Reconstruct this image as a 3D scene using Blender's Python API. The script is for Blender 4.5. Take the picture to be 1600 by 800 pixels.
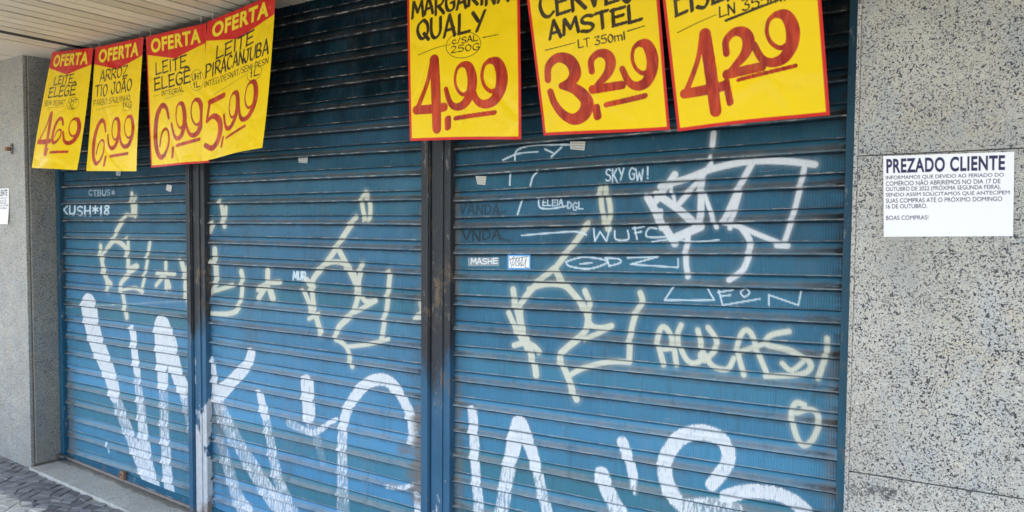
import bpy, bmesh, math, random
import numpy as np
from math import radians, sin, cos, pi
from mathutils import Matrix, Vector

for _o in list(bpy.data.objects): bpy.data.objects.remove(_o)
SC = bpy.context.scene
COL = SC.collection
rnd = random.Random(7)
nrg = np.random.default_rng(11)

# ------------------------------------------------------------------ camera
FPX, PX, PY = 1239.26, 777.435, 431.958          # focal length and principal point in photo pixels (1600 wide)
YAW, PITCH, ROLL = 0.601284, -0.049256, -0.006885
Z0 = 1.65                                        # eye height of the photographer
CAM = np.array([0.0, -2.6, Z0])
_f = np.array([-sin(YAW)*cos(PITCH), cos(YAW)*cos(PITCH), sin(PITCH)])
_r = np.array([cos(YAW), sin(YAW), 0.0])
_d = np.cross(_f, _r)
AXR = _r*cos(ROLL) + _d*sin(ROLL)
AXD = -_r*sin(ROLL) + _d*cos(ROLL)
cd = bpy.data.cameras.new('camera'); cam = bpy.data.objects.new('camera', cd); COL.objects.link(cam)
cam.matrix_world = Matrix(((AXR[0], -AXD[0], -_f[0], CAM[0]), (AXR[1], -AXD[1], -_f[1], CAM[1]),
                           (AXR[2], -AXD[2], -_f[2], CAM[2]), (0, 0, 0, 1)))
cd.sensor_width = 36.0; cd.lens = FPX/1600*36
cd.shift_x = (800-PX)/1600; cd.shift_y = (PY-400)/1600
cd.clip_start = 0.05; cd.clip_end = 2000
cd.dof.use_dof = True; cd.dof.focus_distance = 2.9; cd.dof.aperture_fstop = 5.0
SC.camera = cam

# ------------------------------------------------------------------ world, sun, exposure
SUN_EL, SUN_AZ = 64.0, 200.0                     # azimuth: direction the light comes from, clockwise from +Y
W = bpy.data.worlds.new('World'); SC.world = W; W.use_nodes = True
wn = W.node_tree.nodes; wl = W.node_tree.links
sky = wn.new('ShaderNodeTexSky'); sky.sky_type = 'NISHITA'; sky.sun_disc = False
sky.sun_elevation = radians(SUN_EL); sky.sun_rotation = radians(SUN_AZ)
sky.air_density = 1.0; sky.dust_density = 2.0; sky.ozone_density = 1.0
wl.new(sky.outputs[0], wn['Background'].inputs[0]); wn['Background'].inputs[1].default_value = 0.15
sd = bpy.data.lights.new('sun', 'SUN'); sd.energy = 3.6; sd.angle = radians(0.53); sd.color = (1.0, 0.95, 0.88)
sun = bpy.data.objects.new('sun', sd); COL.objects.link(sun)
_az = radians(SUN_AZ); _el = radians(SUN_EL)
_sv = Vector((sin(_az)*cos(_el), cos(_az)*cos(_el), sin(_el)))
sun.rotation_euler = _sv.to_track_quat('Z', 'Y').to_euler(); sun.location = (0, -6, 12)
SC.view_settings.view_transform = 'Standard'; SC.view_settings.look = 'None'
SC.view_settings.exposure = 2.0; SC.view_settings.gamma = 1.0; SC.view_settings.use_curve_mapping = False
SC.render.engine = 'CYCLES'
SC.cycles.max_bounces = 8; SC.cycles.diffuse_bounces = 5

# ------------------------------------------------------------------ reading the place off the photo
def ray(x, y): return AXR*((x-PX)/FPX) + AXD*((y-PY)/FPX) + _f
def onY(x, y, Y):
    d = ray(x, y); return CAM + d*((Y-CAM[1])/d[1])
def onX(x, y, X):
    d = ray(x, y); return CAM + d*((X-CAM[0])/d[0])
def onZ(x, y, Z):
    d = ray(x, y); return CAM + d*((Z-CAM[2])/d[2])
def step_z(x): return Z0 - 1.441 - 0.047*(x+5.18)          # top of the door step: the street falls to the right
def pave_z(x): return step_z(x) - 0.034

# ------------------------------------------------------------------ helpers
def tag(o, label=None, cat=None, group=None, kind=None):
    if label: o['label'] = label
    if cat: o['category'] = cat
    if group: o['group'] = group
    if kind: o['kind'] = kind
    return o
def thing(name, loc, label, cat, group=None):
    o = bpy.data.objects.new(name, None); COL.objects.link(o); o.location = loc; o.empty_display_size = .1
    return tag(o, label, cat, group)
def link(name, me, mat, parent=None):
    o = bpy.data.objects.new(name, me); COL.objects.link(o)
    if mat: me.materials.append(mat)
    if parent:
        o.parent = parent; o.matrix_parent_inverse = Matrix.Translation(-Vector(parent.location))
    return o
def mesh_bm(name, bm, mat, parent=None, smooth=False):
    bmesh.ops.recalc_face_normals(bm, faces=bm.faces)
    me = bpy.data.meshes.new(name); bm.to_mesh(me); bm.free()
    if smooth:
        for p in me.polygons: p.use_smooth = True
    return link(name, me, mat, parent)
def box(bm, x0, x1, y0, y1, z0, z1, bev=0.0, zf=None):
    """box; zf(x) is added to the z of every corner; bev chamfers all edges"""
    v = [bm.verts.new((x, y, z + (zf(x) if zf else 0))) for z in (z0, z1) for y in (y0, y1) for x in (x0, x1)]
    fs = [bm.faces.new([v[i] for i in f]) for f in ((0,2,3,1),(4,5,7,6),(0,1,5,4),(2,6,7,3),(0,4,6,2),(1,3,7,5))]
    if bev > 0:
        ed = list({e for f in fs for e in f.edges})
        bmesh.ops.bevel(bm, geom=ed, offset=bev, segments=2, affect='EDGES', profile=.5)
def cyl(bm, c, axis, r, h, n=14):
    z = Vector(axis).normalized(); M = z.to_track_quat('Z', 'Y').to_matrix().to_4x4(); M.translation = Vector(c)
    bmesh.ops.create_cone(bm, cap_ends=True, segments=n, radius1=r, radius2=r*.96, depth=h, matrix=M)
def grid_mesh(name, P, attrs, mat, parent=None, smooth=True):
    """P: (rows, cols, 3) array; attrs: name -> (rows, cols) float array"""
    nr, nc = P.shape[:2]; me = bpy.data.meshes.new(name)
    me.vertices.add(nr*nc); me.vertices.foreach_set('co', P.reshape(-1).astype(np.float32))
    idx = np.arange(nr*nc, dtype=np.int32).reshape(nr, nc)
    q = np.stack([idx[:-1, :-1], idx[1:, :-1], idx[1:, 1:], idx[:-1, 1:]], -1).reshape(-1)
    nf = (nr-1)*(nc-1)
    me.loops.add(nf*4); me.polygons.add(nf)
    me.loops.foreach_set('vertex_index', q)
    me.polygons.foreach_set('loop_start', np.arange(0, nf*4, 4, dtype=np.int32))
    me.polygons.foreach_set('loop_total', np.full(nf, 4, dtype=np.int32))
    me.polygons.foreach_set('use_smooth', np.full(nf, smooth, dtype=bool))
    for k, a in attrs.items():
        at = me.attributes.new(k, 'FLOAT', 'POINT'); at.data.foreach_set('value', np.ascontiguousarray(a, dtype=np.float32).reshape(-1))
    me.update(calc_edges=True); me.validate()
    return link(name, me, mat, parent)

# ------------------------------------------------------------------ strokes: paint, pen and brush marks as masks on fine meshes
def smooth_line(pts, n=5):
    P = [np.array(p, float) for p in pts]
    if len(P) < 3: return P
    out = []
    for i in range(len(P)-1):
        a = P[max(i-1, 0)]; b = P[i]; c = P[i+1]; d = P[min(i+2, len(P)-1)]
        for k in range(n):
            t = k/n
            out.append(.5*((2*b)+(c-a)*t+(2*a-5*b+4*c-d)*t*t+(3*b-a-3*c+d)*t**3))
    return out+[P[-1]]
def raster(out, gx, gy, pts, w0, w1=None, val=1.0, soft=.0015, nib=None, val1=None):
    """max-blend one stroke into out; gx (cols) and gy (rows or rows x cols) are coordinates; nib = (angle, flatness)"""
    if w1 is None: w1 = w0
    if val1 is None: val1 = val
    P = np.array(pts, float)
    if len(P) == 1: P = np.vstack([P, P+1e-5])
    T = np.eye(2)
    if nib:
        a, fl = nib; c, s = cos(a), sin(a)
        R = np.array([[c, s], [-s, c]]); T = R.T @ np.diag([1.0, 1/fl]) @ R
    L = np.r_[0, np.cumsum(np.linalg.norm(np.diff(P, axis=0), axis=1))]; L /= max(L[-1], 1e-9)
    g2 = gy if gy.ndim == 2 else None
    gy1 = gy[:, gy.shape[1]//2] if g2 is not None else gy
    pad_all = max(w0, w1)*.5 + soft*3 + (0.03 if g2 is not None else 0)
    for i in range(len(P)-1):
        a, b = P[i], P[i+1]
        x0, x1 = min(a[0], b[0])-pad_all, max(a[0], b[0])+pad_all
        y0, y1 = min(a[1], b[1])-pad_all, max(a[1], b[1])+pad_all
        ci = np.where((gx >= x0) & (gx <= x1))[0]; ri = np.where((gy1 >= y0) & (gy1 <= y1))[0]
        if len(ci) == 0 or len(ri) == 0: continue
        cs = slice(ci[0], ci[-1]+1); rs = slice(ri.min(), ri.max()+1)
        X = gx[None, cs]; Y = g2[rs, cs] if g2 is not None else gy[rs, None]
        dx, dy = X-a[0], Y-a[1]
        qx, qy = T[0, 0]*dx+T[0, 1]*dy, T[1, 0]*dx+T[1, 1]*dy
        e = T @ (b-a); l2 = max(e@e, 1e-12)
        t = np.clip((qx*e[0]+qy*e[1])/l2, 0, 1)
        d = np.hypot(qx-t*e[0], qy-t*e[1])
        tt = L[i]+(L[i+1]-L[i])*t
        w = w0+(w1-w0)*tt; v = val+(val1-val)*tt
        cov = np.clip((w*.5-d)/(2*soft)+.5, 0, 1); cov = cov*cov*(3-2*cov)*v
        out[rs, cs] = np.maximum(out[rs, cs], cov)
FONT = {   # single-stroke hand lettering in a unit box, y down
 'A': [[(0,1),(.45,0),(.55,0),(1,1)], [(.15,.68),(.9,.62)]],
 'B': [[(.08,0),(.05,1)], [(.0,.05),(.6,.0),(.85,.2),(.6,.45),(.1,.5)], [(.2,.5),(.75,.55),(.95,.75),(.7,.97),(.05,1)]],
 'C': [[(.95,.15),(.6,0),(.2,.15),(.02,.5),(.2,.88),(.6,1),(.98,.85)]],
 'D': [[(.1,0),(.08,1)], [(0,.03),(.55,.03),(.95,.35),(.85,.75),(.45,.98),(.05,1)]],
 'E': [[(.12,0),(.08,1)], [(.0,.04),(1,.0)], [(.1,.5),(.85,.46)], [(.05,1),(1,.95)]],
 'F': [[(.12,0),(.08,1)], [(.0,.04),(1,.0)], [(.1,.5),(.8,.46)]],
 'G': [[(.95,.12),(.55,0),(.15,.2),(.02,.55),(.2,.92),(.6,1),(.95,.85),(.95,.55)], [(.6,.55),(1,.53)]],
 'H': [[(.05,0),(.05,1)], [(.95,0),(.95,1)], [(.05,.52),(.95,.48)]],
 'I': [[(.5,0),(.5,1)]],
 'J': [[(.45,.02),(1,.0)], [(.78,0),(.78,.75),(.5,1),(.1,.85),(.0,.65)]],
 'K': [[(.08,0),(.05,1)], [(.9,0),(.1,.55)], [(.3,.45),(1,1)]],
 'L': [[(.12,0),(.08,.98)], [(.05,1),(1,.94)]],
 'M': [[(0,1),(.12,0),(.15,0)], [(.15,0),(.5,.7)], [(.5,.7),(.88,0)], [(.88,0),(1,1)]],
 'N': [[(.05,1),(.08,0)], [(.08,0),(.92,1)], [(.92,1),(.97,0)]],
 'O': [[(.5,0),(.12,.2),(.02,.55),(.25,.95),(.6,1),(.95,.7),(.95,.3),(.65,.02),(.4,.02)]],
 'P': [[(.1,0),(.06,1)], [(0,.05),(.6,0),(.98,.25),(.7,.52),(.1,.58)]],
 'Q': [[(.5,0),(.1,.2),(.0,.55),(.25,.92),(.6,.95),(.92,.65),(.9,.25),(.6,.0),(.4,.02)], [(.55,.7),(1,1.08)]],
 'R': [[(.1,0),(.06,1)], [(0,.05),(.65,0),(.95,.22),(.65,.48),(.1,.55)], [(.35,.52),(1,1)]],
 'S': [[(.95,.1),(.55,0),(.12,.15),(.2,.42),(.75,.55),(.95,.78),(.6,1),(.02,.92)]],
 'T': [[(.5,0),(.48,1)], [(0,.05),(1,0)]],
 'U': [[(.05,0),(.05,.7),(.3,1),(.65,.98),(.93,.7),(.95,0)]],
 'V': [[(0,0),(.48,1)], [(.48,1),(1,0)]],
 'W': [[(0,0),(.22,1)], [(.22,1),(.5,.3)], [(.5,.3),(.78,1)], [(.78,1),(1,0)]],
 'X': [[(0,0),(1,1)], [(1,0),(0,1)]],
 'Y': [[(0,0),(.48,.5)], [(1,0),(.35,1)]],
 'Z': [[(.05,.03),(.95,.03)], [(.95,.03),(.05,.97)], [(.05,.97),(1,.95)]],
 '0': [[(.5,0),(.1,.3),(.08,.7),(.5,1),(.9,.7),(.92,.3),(.5,0)]],
 '1': [[(.2,.3),(.6,0)], [(.6,0),(.5,1)]],
 '2': [[(.05,.25),(.4,0),(.85,.15),(.8,.45),(.05,1)], [(.05,1),(1,.95)]],
 '3': [[(.1,.05),(.9,.03),(.4,.42),(.9,.6),(.8,.92),(.4,1),(.02,.9)]],
 '5': [[(.95,0),(.2,.03)], [(.2,.03),(.12,.45),(.6,.4),(.95,.65),(.7,.98),(.02,.95)]],
 '8': [[(.85,.1),(.4,0),(.15,.2),(.5,.47),(.9,.75),(.5,1),(.1,.8),(.3,.55),(.85,.25),(.85,.1)]],
 'm': [[(.02,1),(.02,.35)], [(.02,.5),(.3,.35),(.48,.5),(.48,1)], [(.48,.5),(.75,.35),(.95,.5),(.97,1)]],
 'l': [[(.5,0),(.5,1)]], 'c': [[(.9,.4),(.4,.3),(.1,.65),(.4,1),(.95,.9)]],
 '/': [[(.9,-.05),(.1,1.1)]], '!': [[(.5,0),(.5,.7)], [(.5,.92),(.5,1)]],
 '*': [[(.5,.1),(.5,.9)], [(.1,.3),(.9,.7)], [(.1,.7),(.9,.3)]],
 '^': [[(.2,-.18),(.5,-.34),(.85,-.16)]], '~': [[(.1,-.15),(.35,-.28),(.6,-.16),(.9,-.28)]],
}
NARROW = {'I': .35, '1': .5, 'l': .3, '!': .35, ' ': .5, '/': .7, 'M': 1.25, 'W': 1.3, 'm': 1.4, 'J': .85}
BRUSH = {  # price numerals: (points, thickness along the stroke)
 '4': [([(.60,.0),(.40,.34),(.04,.71)], [.55,.42,.5]), ([(.0,.72),(.5,.715),(1,.70)], [.75,.8,.75]), ([(.66,.0),(.71,.5),(.74,1)], [1,1.05,1])],
 '9': [([(.60,.03),(.84,.08),(.97,.34),(.93,.64),(.72,.90),(.42,.97),(.18,.86),(.02,.56)], [.5,.95,1.15,1.1,.95,.8,.7,.6]), ([(.60,.03),(.43,.13),(.36,.36),(.45,.58),(.66,.70),(.90,.62)], [.5,.36,.34,.36,.42,.5])],
 '6': [([(.88,.26),(.74,.07),(.48,.03),(.20,.20),(.06,.50),(.10,.80),(.32,.97),(.60,.93)], [.6,.7,.8,1,1.1,1,.8,.6]), ([(.60,.93),(.84,.74),(.84,.52),(.64,.46),(.42,.56),(.30,.76)], [.6,.5,.45,.4,.4,.4])],
 '5': [([(1.0,.03),(.26,.09)], [.75,.75]), ([(.26,.09),(.14,.46)], [.5,.45]), ([(.14,.46),(.46,.38),(.80,.48),(.92,.68),(.78,.90),(.46,1.0),(.10,.92)], [.45,.7,1,1.15,1,.8,.7])],
 '3': [([(.04,.34),(.10,.13),(.36,.02),(.64,.09),(.74,.27),(.60,.41),(.36,.46)], [.6,.65,.75,1,1.05,.8,.5]), ([(.36,.46),(.70,.53),(.94,.72),(.84,.91),(.58,.99),(.32,.90),(.14,.72),(.07,.54)], [.5,.9,1.1,1.05,.9,.75,.65,.6])],
 '2': [([(.10,.46),(.12,.20),(.36,.04),(.62,.09),(.72,.28),(.58,.56),(.12,.88)], [.65,.65,.7,1,1.1,.85,.45]), ([(.06,.92),(1.0,.86)], [.85,.8])],
}
SHARP = set('AEFHIKLMNTVWXYZ1/!*4')
def text_strokes(s, x0, x1, y0, y1, slant=0.0, gap=.28, jit=.04, rise=0.0, font=FONT):
    """lettering filling the box x0..x1, y0..y1 (y down); returns point lists"""
    acc = {'Ê': 'E^', 'Ã': 'A~'}
    chars = [acc.get(c, c) for c in s]
    wd = [NARROW.get(c[0], 1.0) for c in chars]
    tot = sum(wd)+gap*(len(s)-1); u = (x1-x0)/tot; x = x0; out = []
    for c, w in zip(chars, wd):
        j = [rnd.uniform(-jit, jit) for _ in range(4)]
        for k in c:
            for pl in font.get(k, []):
                q = []
                for (px, py) in pl:
                    yy = y0+(y1-y0)*(py*(1+j[0])+j[1]); xx = x+u*w*(px*(1+j[2]))
                    xx += slant*(y1-yy)
                    yy -= rise*(xx-x0)
                    q.append((xx, yy))
                out.append(q if (c[0] in SHARP and len(pl) < 4) else smooth_line(q))
        x += u*(w+gap)
    return out
def font_mask(body, gx, gy, x0, x1, y0, y1, bold=0.0, ss=3, fit=True, width=None):
    """type set with the built-in font, as a coverage mask on the grid gx, gy (y down). The text is scaled to the box."""
    cu = bpy.data.curves.new('type', 'FONT'); cu.body = body; cu.offset = bold; cu.space_character = 1.0+bold*2.6
    ob = bpy.data.objects.new('type', cu); COL.objects.link(ob)
    dg = bpy.context.evaluated_depsgraph_get(); dg.update()
    me = ob.evaluated_get(dg).to_mesh(); me.calc_loop_triangles()
    V = np.array([v.co[:2] for v in me.vertices]); Tn = np.array([t.vertices[:] for t in me.loop_triangles])
    ob.evaluated_get(dg).to_mesh_clear(); bpy.data.objects.remove(ob); bpy.data.curves.remove(cu)
    lo, hi = V.min(0), V.max(0)
    sx = (x1-x0)/(hi[0]-lo[0]) if width is None else width
    cap = hi[1]-lo[1]
    S = np.c_[x0+(V[:, 0]-lo[0])*sx, y1-(V[:, 1]-lo[1])*(y1-y0)/cap]
    dxg = gx[1]-gx[0]; dyg = gy[1]-gy[0]
    fx = gx[0]-dxg/2+dxg/ss*(np.arange(len(gx)*ss)+.5); fy = gy[0]-dyg/2+dyg/ss*(np.arange(len(gy)*ss)+.5)
    M = np.zeros((len(fy), len(fx)), np.float32)
    for t in Tn:
        a, b, c = S[t]
        i0 = np.searchsorted(fx, min(a[0], b[0], c[0])); i1 = np.searchsorted(fx, max(a[0], b[0], c[0]))
        k0 = np.searchsorted(fy, min(a[1], b[1], c[1])); k1 = np.searchsorted(fy, max(a[1], b[1], c[1]))
        if i1 <= i0 or k1 <= k0: continue
        X = fx[None, i0:i1]; Y = fy[k0:k1, None]
        e = lambda p, q: (q[0]-p[0])*(Y-p[1])-(q[1]-p[1])*(X-p[0])
        A, B, C_ = e(a, b), e(b, c), e(c, a)
        M[k0:k1, i0:i1] = np.maximum(M[k0:k1, i0:i1], (((A >= -1e-12) & (B >= -1e-12) & (C_ >= -1e-12)) | ((A <= 1e-12) & (B <= 1e-12) & (C_ <= 1e-12))))
    return M.reshape(len(gy), ss, len(gx), ss).mean((1, 3))

# ------------------------------------------------------------------ materials
class NB:
    """small builder for node materials"""
    def __init__(s, name):
        s.m = bpy.data.materials.new(name); s.m.use_nodes = True; s.t = s.m.node_tree; s.N = s.t.nodes; s.L = s.t.links
        s.b = s.N['Principled BSDF']; s.tc = None
    def put(s, sock, v):
        if hasattr(v, 'default_value') or isinstance(v, bpy.types.NodeSocket): s.L.new(v, sock)
        elif isinstance(v, (tuple, list)) and sock.type == 'RGBA' and len(v) == 3: sock.default_value = (*v, 1)
        else: sock.default_value = v
    def co(s, scale=(1, 1, 1), rot=(0, 0, 0)):
        if not s.tc: s.tc = s.N.new('ShaderNodeTexCoord')
        mp = s.N.new('ShaderNodeMapping'); mp.inputs['Scale'].default_value = scale; mp.inputs['Rotation'].default_value = rot
        s.L.new(s.tc.outputs['Object'], mp.inputs[0]); return mp.outputs[0]
    def noise(s, scale, detail=4, rough=.55, co=None, dist=0.0):
        n = s.N.new('ShaderNodeTexNoise'); n.inputs['Scale'].default_value = scale; n.inputs['Detail'].default_value = detail
        n.inputs['Roughness'].default_value = rough; n.inputs['Distortion'].default_value = dist
        s.L.new(co if co else s.co(), n.inputs['Vector']); return n.outputs['Fac']
    def voro(s, scale, co=None, feat='F1', out='Distance', rand=1.0):
        n = s.N.new('ShaderNodeTexVoronoi'); n.feature = feat; n.inputs['Scale'].default_value = scale; n.inputs['Randomness'].default_value = rand
        s.L.new(co if co else s.co(), n.inputs['Vector']); return n.outputs[out]
    def attr(s, name):
        n = s.N.new('ShaderNodeAttribute'); n.attribute_name = name; return n.outputs['Fac']
    def math(s, op, a, b=0.0, c=None, clamp=False):
        n = s.N.new('ShaderNodeMath'); n.operation = op; n.use_clamp = clamp
        s.put(n.inputs[0], a); s.put(n.inputs[1], b)
        if c is not None: s.put(n.inputs[2], c)
        return n.outputs[0]
    def mul(s, a, b): return s.math('MULTIPLY', a, b)
    def step(s, x, lo, hi, a=0.0, b=1.0):
        n = s.N.new('ShaderNodeMapRange'); n.interpolation_type = 'SMOOTHSTEP'
        s.put(n.inputs[0], x)
        for i, v in ((1, lo), (2, hi), (3, a), (4, b)): s.put(n.inputs[i], v)
        return n.outputs[0]
    def mix(s, f, a, b, mode='MIX'):
        n = s.N.new('ShaderNodeMix'); n.data_type = 'RGBA'; n.blend_type = mode
        s.put(n.inputs['Factor'], f); s.put(n.inputs[6], a); s.put(n.inputs[7], b); return n.outputs[2]
    def ramp(s, f, stops):
        n = s.N.new('ShaderNodeValToRGB'); e = n.color_ramp.elements
        while len(e) < len(stops): e.new(.5)
        for el, (p, c) in zip(e, stops): el.position = p; el.color = (*c, 1)
        s.put(n.inputs[0], f); return n.outputs[0]
    def bump(s, h, strength=.3, dist=.01, normal=None):
        n = s.N.new('ShaderNodeBump'); n.inputs['Strength'].default_value = strength; n.inputs['Distance'].default_value = dist
        s.put(n.inputs['Height'], h)
        if normal: s.L.new(normal, n.inputs['Normal'])
        return n.outputs[0]
    def xyz(s, co=None):
        n = s.N.new('ShaderNodeSeparateXYZ'); s.L.new(co if co else s.co(), n.inputs[0]); return n.outputs
    def out(s, col, rough=.6, normal=None, spec=None, metal=None):
        s.put(s.b.inputs['Base Color'], col); s.put(s.b.inputs['Roughness'], rough)
        if normal: s.L.new(normal, s.b.inputs['Normal'])
        if spec is not None: s.put(s.b.inputs['Specular IOR Level'], spec)
        if metal is not None: s.put(s.b.inputs['Metallic'], metal)
        return s.m

def mat_shutter(name, hue):
    n = NB(name)
    big = n.noise(1.6, 5, .6); fine = n.noise(60, 4, .6); streak = n.noise(9, 5, .65, n.co((1.0, 1, .07)))
    wob = n.noise(14, 4, .6, n.co((1, 1, 2.2)))
    # old enamel: deep navy on the upper slats, paler towards the bottom
    slat_tone = n.math('ADD', n.attr('slat_tone'), n.mul(n.math('SUBTRACT', n.noise(5, 5, .6), .5), .35), clamp=True)
    base = n.mix(slat_tone, (.0016, .0100, .0165), n.mix(n.step(big, .3, .72), (hue[0]*.85, hue[1]*.88, hue[2]*.92), hue))
    base = n.mix(n.mul(n.attr('tint'), slat_tone), base, (.034, .160, .205))
    base = n.mix(n.mul(n.mul(n.step(streak, .48, .75), .30), slat_tone), base, (.14, .22, .30))
    base = n.mix(n.mul(n.step(n.noise(170, 3, .6), .58, .72), .35), base, (.02, .06, .10))
    # grime at the joints, road dust on top of the ribs
    g = n.math('MULTIPLY', n.attr('dust'), n.step(wob, .28, .62, .35, 1.0))
    dcol = n.mix(slat_tone, n.mix(fine, (.016, .015, .014), (.050, .046, .042)), n.mix(fine, (.21, .21, .205), (.36, .355, .34)))
    base = n.mix(n.mul(g, n.step(slat_tone, .1, .9, .85, .62)), base, dcol)
    base = n.mix(n.mul(n.step(n.noise(2.6, 6, .7, n.co((1, 1, .6))), .50, .72), .38), base, (.075, .095, .105))
    drip = n.noise(30, 4, .6, n.co((1, 1, .10)))
    base = n.mix(n.mul(n.step(drip, .56, .72), .30), base, (.030, .060, .075))
    base = n.mix(n.mul(n.attr('lip'), n.step(wob, .30, .62, .12, .62)), base, n.mix(slat_tone, (.012, .013, .014), (.045, .055, .06)))
    scuff = n.noise(30, 5, .75, n.co((.12, 1, 2.4)))
    base = n.mix(n.mul(n.step(scuff, .66, .72), .45), base, (.42, .45, .46))
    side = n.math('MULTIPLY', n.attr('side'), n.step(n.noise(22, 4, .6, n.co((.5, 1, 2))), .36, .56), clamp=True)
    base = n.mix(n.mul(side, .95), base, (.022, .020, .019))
    # paint laid on top: spray, roller, pens; half-strength values break up into dry-brush flecks
    flk = n.noise(62, 5, .65, n.co((1.5, 1, .30), (0, .18, 0))); flk2 = n.noise(150, 4, .65, n.co((1, 1, .6)))
    rough_n = n.step(n.math('ADD', n.mul(flk, .7), n.mul(flk2, .3)), .36, .66)
    keep = n.math('SUBTRACT', 1.0, n.mul(n.attr('groove'), .45))
    def lay(base, at, col, thr=1.05):
        a = n.attr(at)
        # coverage where the mask beats the fleck noise
        f = n.step(n.math('SUBTRACT', n.mul(n.math('POWER', a, 1.6), thr), rough_n), -.06, .34)
        f = n.math('MAXIMUM', f, n.mul(n.math('POWER', a, 1.4), n.step(flk2, .2, .7, .30, .62)))
        return n.mix(n.mul(n.mul(f, keep), n.step(flk2, .2, .6, .78, .97)), base, col)
    cr = n.attr('cream')
    base = n.mix(n.mul(n.mul(n.math('POWER', cr, .9), keep), .92), base, n.mix(fine, (.56, .57, .46), (.70, .71, .60)))
    base = n.mix(n.mul(n.mul(n.attr('spray'), keep), .95), base, n.mix(fine, (.62, .66, .70), (.78, .80, .82)))
    base = lay(base, 'white', n.mix(n.noise(26, 5, .7), (.56, .61, .66), (.84, .85, .85)))
    base = n.mix(n.mul(n.attr('marker'), n.step(flk2, .25, .45, .55, .95)), base, (.62, .74, .82))
    base = n.mix(n.mul(n.attr('dark'), n.step(flk2, .3, .6, .55, .95)), base, (.022, .030, .033))
    base = n.mix(n.mul(n.attr('smear'), n.step(wob, .30, .52)), base, n.mix(fine, (.10, .09, .08), (.22, .20, .18)))
    # chipped edges, scratches, rust
    base = n.mix(n.mul(n.attr('edge'), n.step(n.noise(7, 4, .6, n.co((1, 1, 6))), .30, .60, .10, .62)), base, n.mix(slat_tone, (.075, .080, .078), (.36, .47, .55)))
    ch = n.mul(n.attr('edge'), n.step(n.noise(17, 7, .75, n.co((1, 1, 5))), .51, .60))
    base = n.mix(n.mul(ch, .85), base, n.mix(fine, (.30, .29, .27), (.58, .57, .54)))
    fl = n.mul(n.step(n.noise(11, 7, .78), .70, .735), .7)
    base = n.mix(fl, base, (.50, .50, .48))
    rs = n.mul(n.step(n.noise(6.5, 6, .7), .70, .78), n.step(n.attr('edge'), .1, .8, .25, 1))
    base = n.mix(n.mul(rs, .7), base, (.13, .055, .03))
    base = n.mix(n.mul(n.attr('groove'), n.step(wob, .2, .6, .42, .88)), base, (.012, .012, .014))
    x = n.xyz()[0]
    cor = n.math('SINE', n.mul(x, 2*pi/.0082))
    h = n.math('ADD', n.mul(n.mul(cor, n.attr('flat')), .5), n.mul(fine, .35))
    h = n.math('ADD', h, n.mul(n.noise(5, 3), 1.2))
    nr = n.bump(h, .55, .0022)
    return n.out(base, n.step(fine, .3, .8, .36, .58), nr, n.math('MULTIPLY_ADD', slat_tone, .26, .03))

def mat_steel(name, base=(.030, .10, .185), grime=.9):
    n = NB(name)
    z = n.xyz()[2]
    b = n.mix(n.step(n.noise(3, 4), .3, .7), base, (base[0]*1.5, base[1]*1.3, base[2]*1.2))
    a = n.noise(5, 6, .7, n.co((1, 1, .35))); fine = n.noise(90, 5, .65)
    # worn and grimy above hand height, where the curtain is never washed
    gf = n.math('ADD', a, n.step(z, .85, 1.5, -.22, .26))
    b = n.mix(n.mul(n.step(gf, .36, .58), grime), b, n.mix(fine, (.014, .014, .015), (.060, .053, .047)))
    b = n.mix(n.mul(n.step(n.noise(7, 7, .78, n.co((1.6, 1, .35))), .565, .66), .85), b, n.mix(fine, (.09, .045, .028), (.28, .20, .12)))
    zb = n.math('MULTIPLY', n.step(z, 1.22, 1.36), n.step(z, 1.46, 1.62, 1, 0))
    b = n.mix(n.mul(n.mul(zb, n.step(n.noise(16, 6, .75, n.co((1, 1, .7))), .50, .64)), .6), b, n.mix(fine, (.12, .075, .045), (.34, .25, .15)))
    sp = n.attr('splash'); dz = n.math('SUBTRACT', sp, z)
    low = n.math('ADD', n.noise(6, 6, .75, n.co((1.6, 1, .55))), n.step(dz, -.35, .75, -.30, .16))
    low = n.math('SUBTRACT', low, n.step(n.noise(3.4, 3), .50, .68, 0, .27))
    b = n.mix(n.mul(n.mul(n.step(low, .49, .55), n.step(sp, .05, .1)), .93), b, n.mix(n.noise(40, 6, .7), (.34, .36, .38), (.74, .76, .78)))
    ft = n.math('SUBTRACT', z, n.noise(12, 5, .7))
    b = n.mix(n.mul(n.step(ft, -.42, -.22, .8, 0), n.step(sp, .05, .1)), b, n.mix(fine, (.10, .06, .04), (.30, .20, .13)))
    b = n.mix(n.mul(n.step(n.noise(26, 6, .75, n.co((1, 1, .3))), .61, .66), .6), b, (.30, .29, .27))
    return n.out(b, n.step(fine, .3, .7, .38, .6), n.bump(fine, .25, .002), .18)

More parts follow.
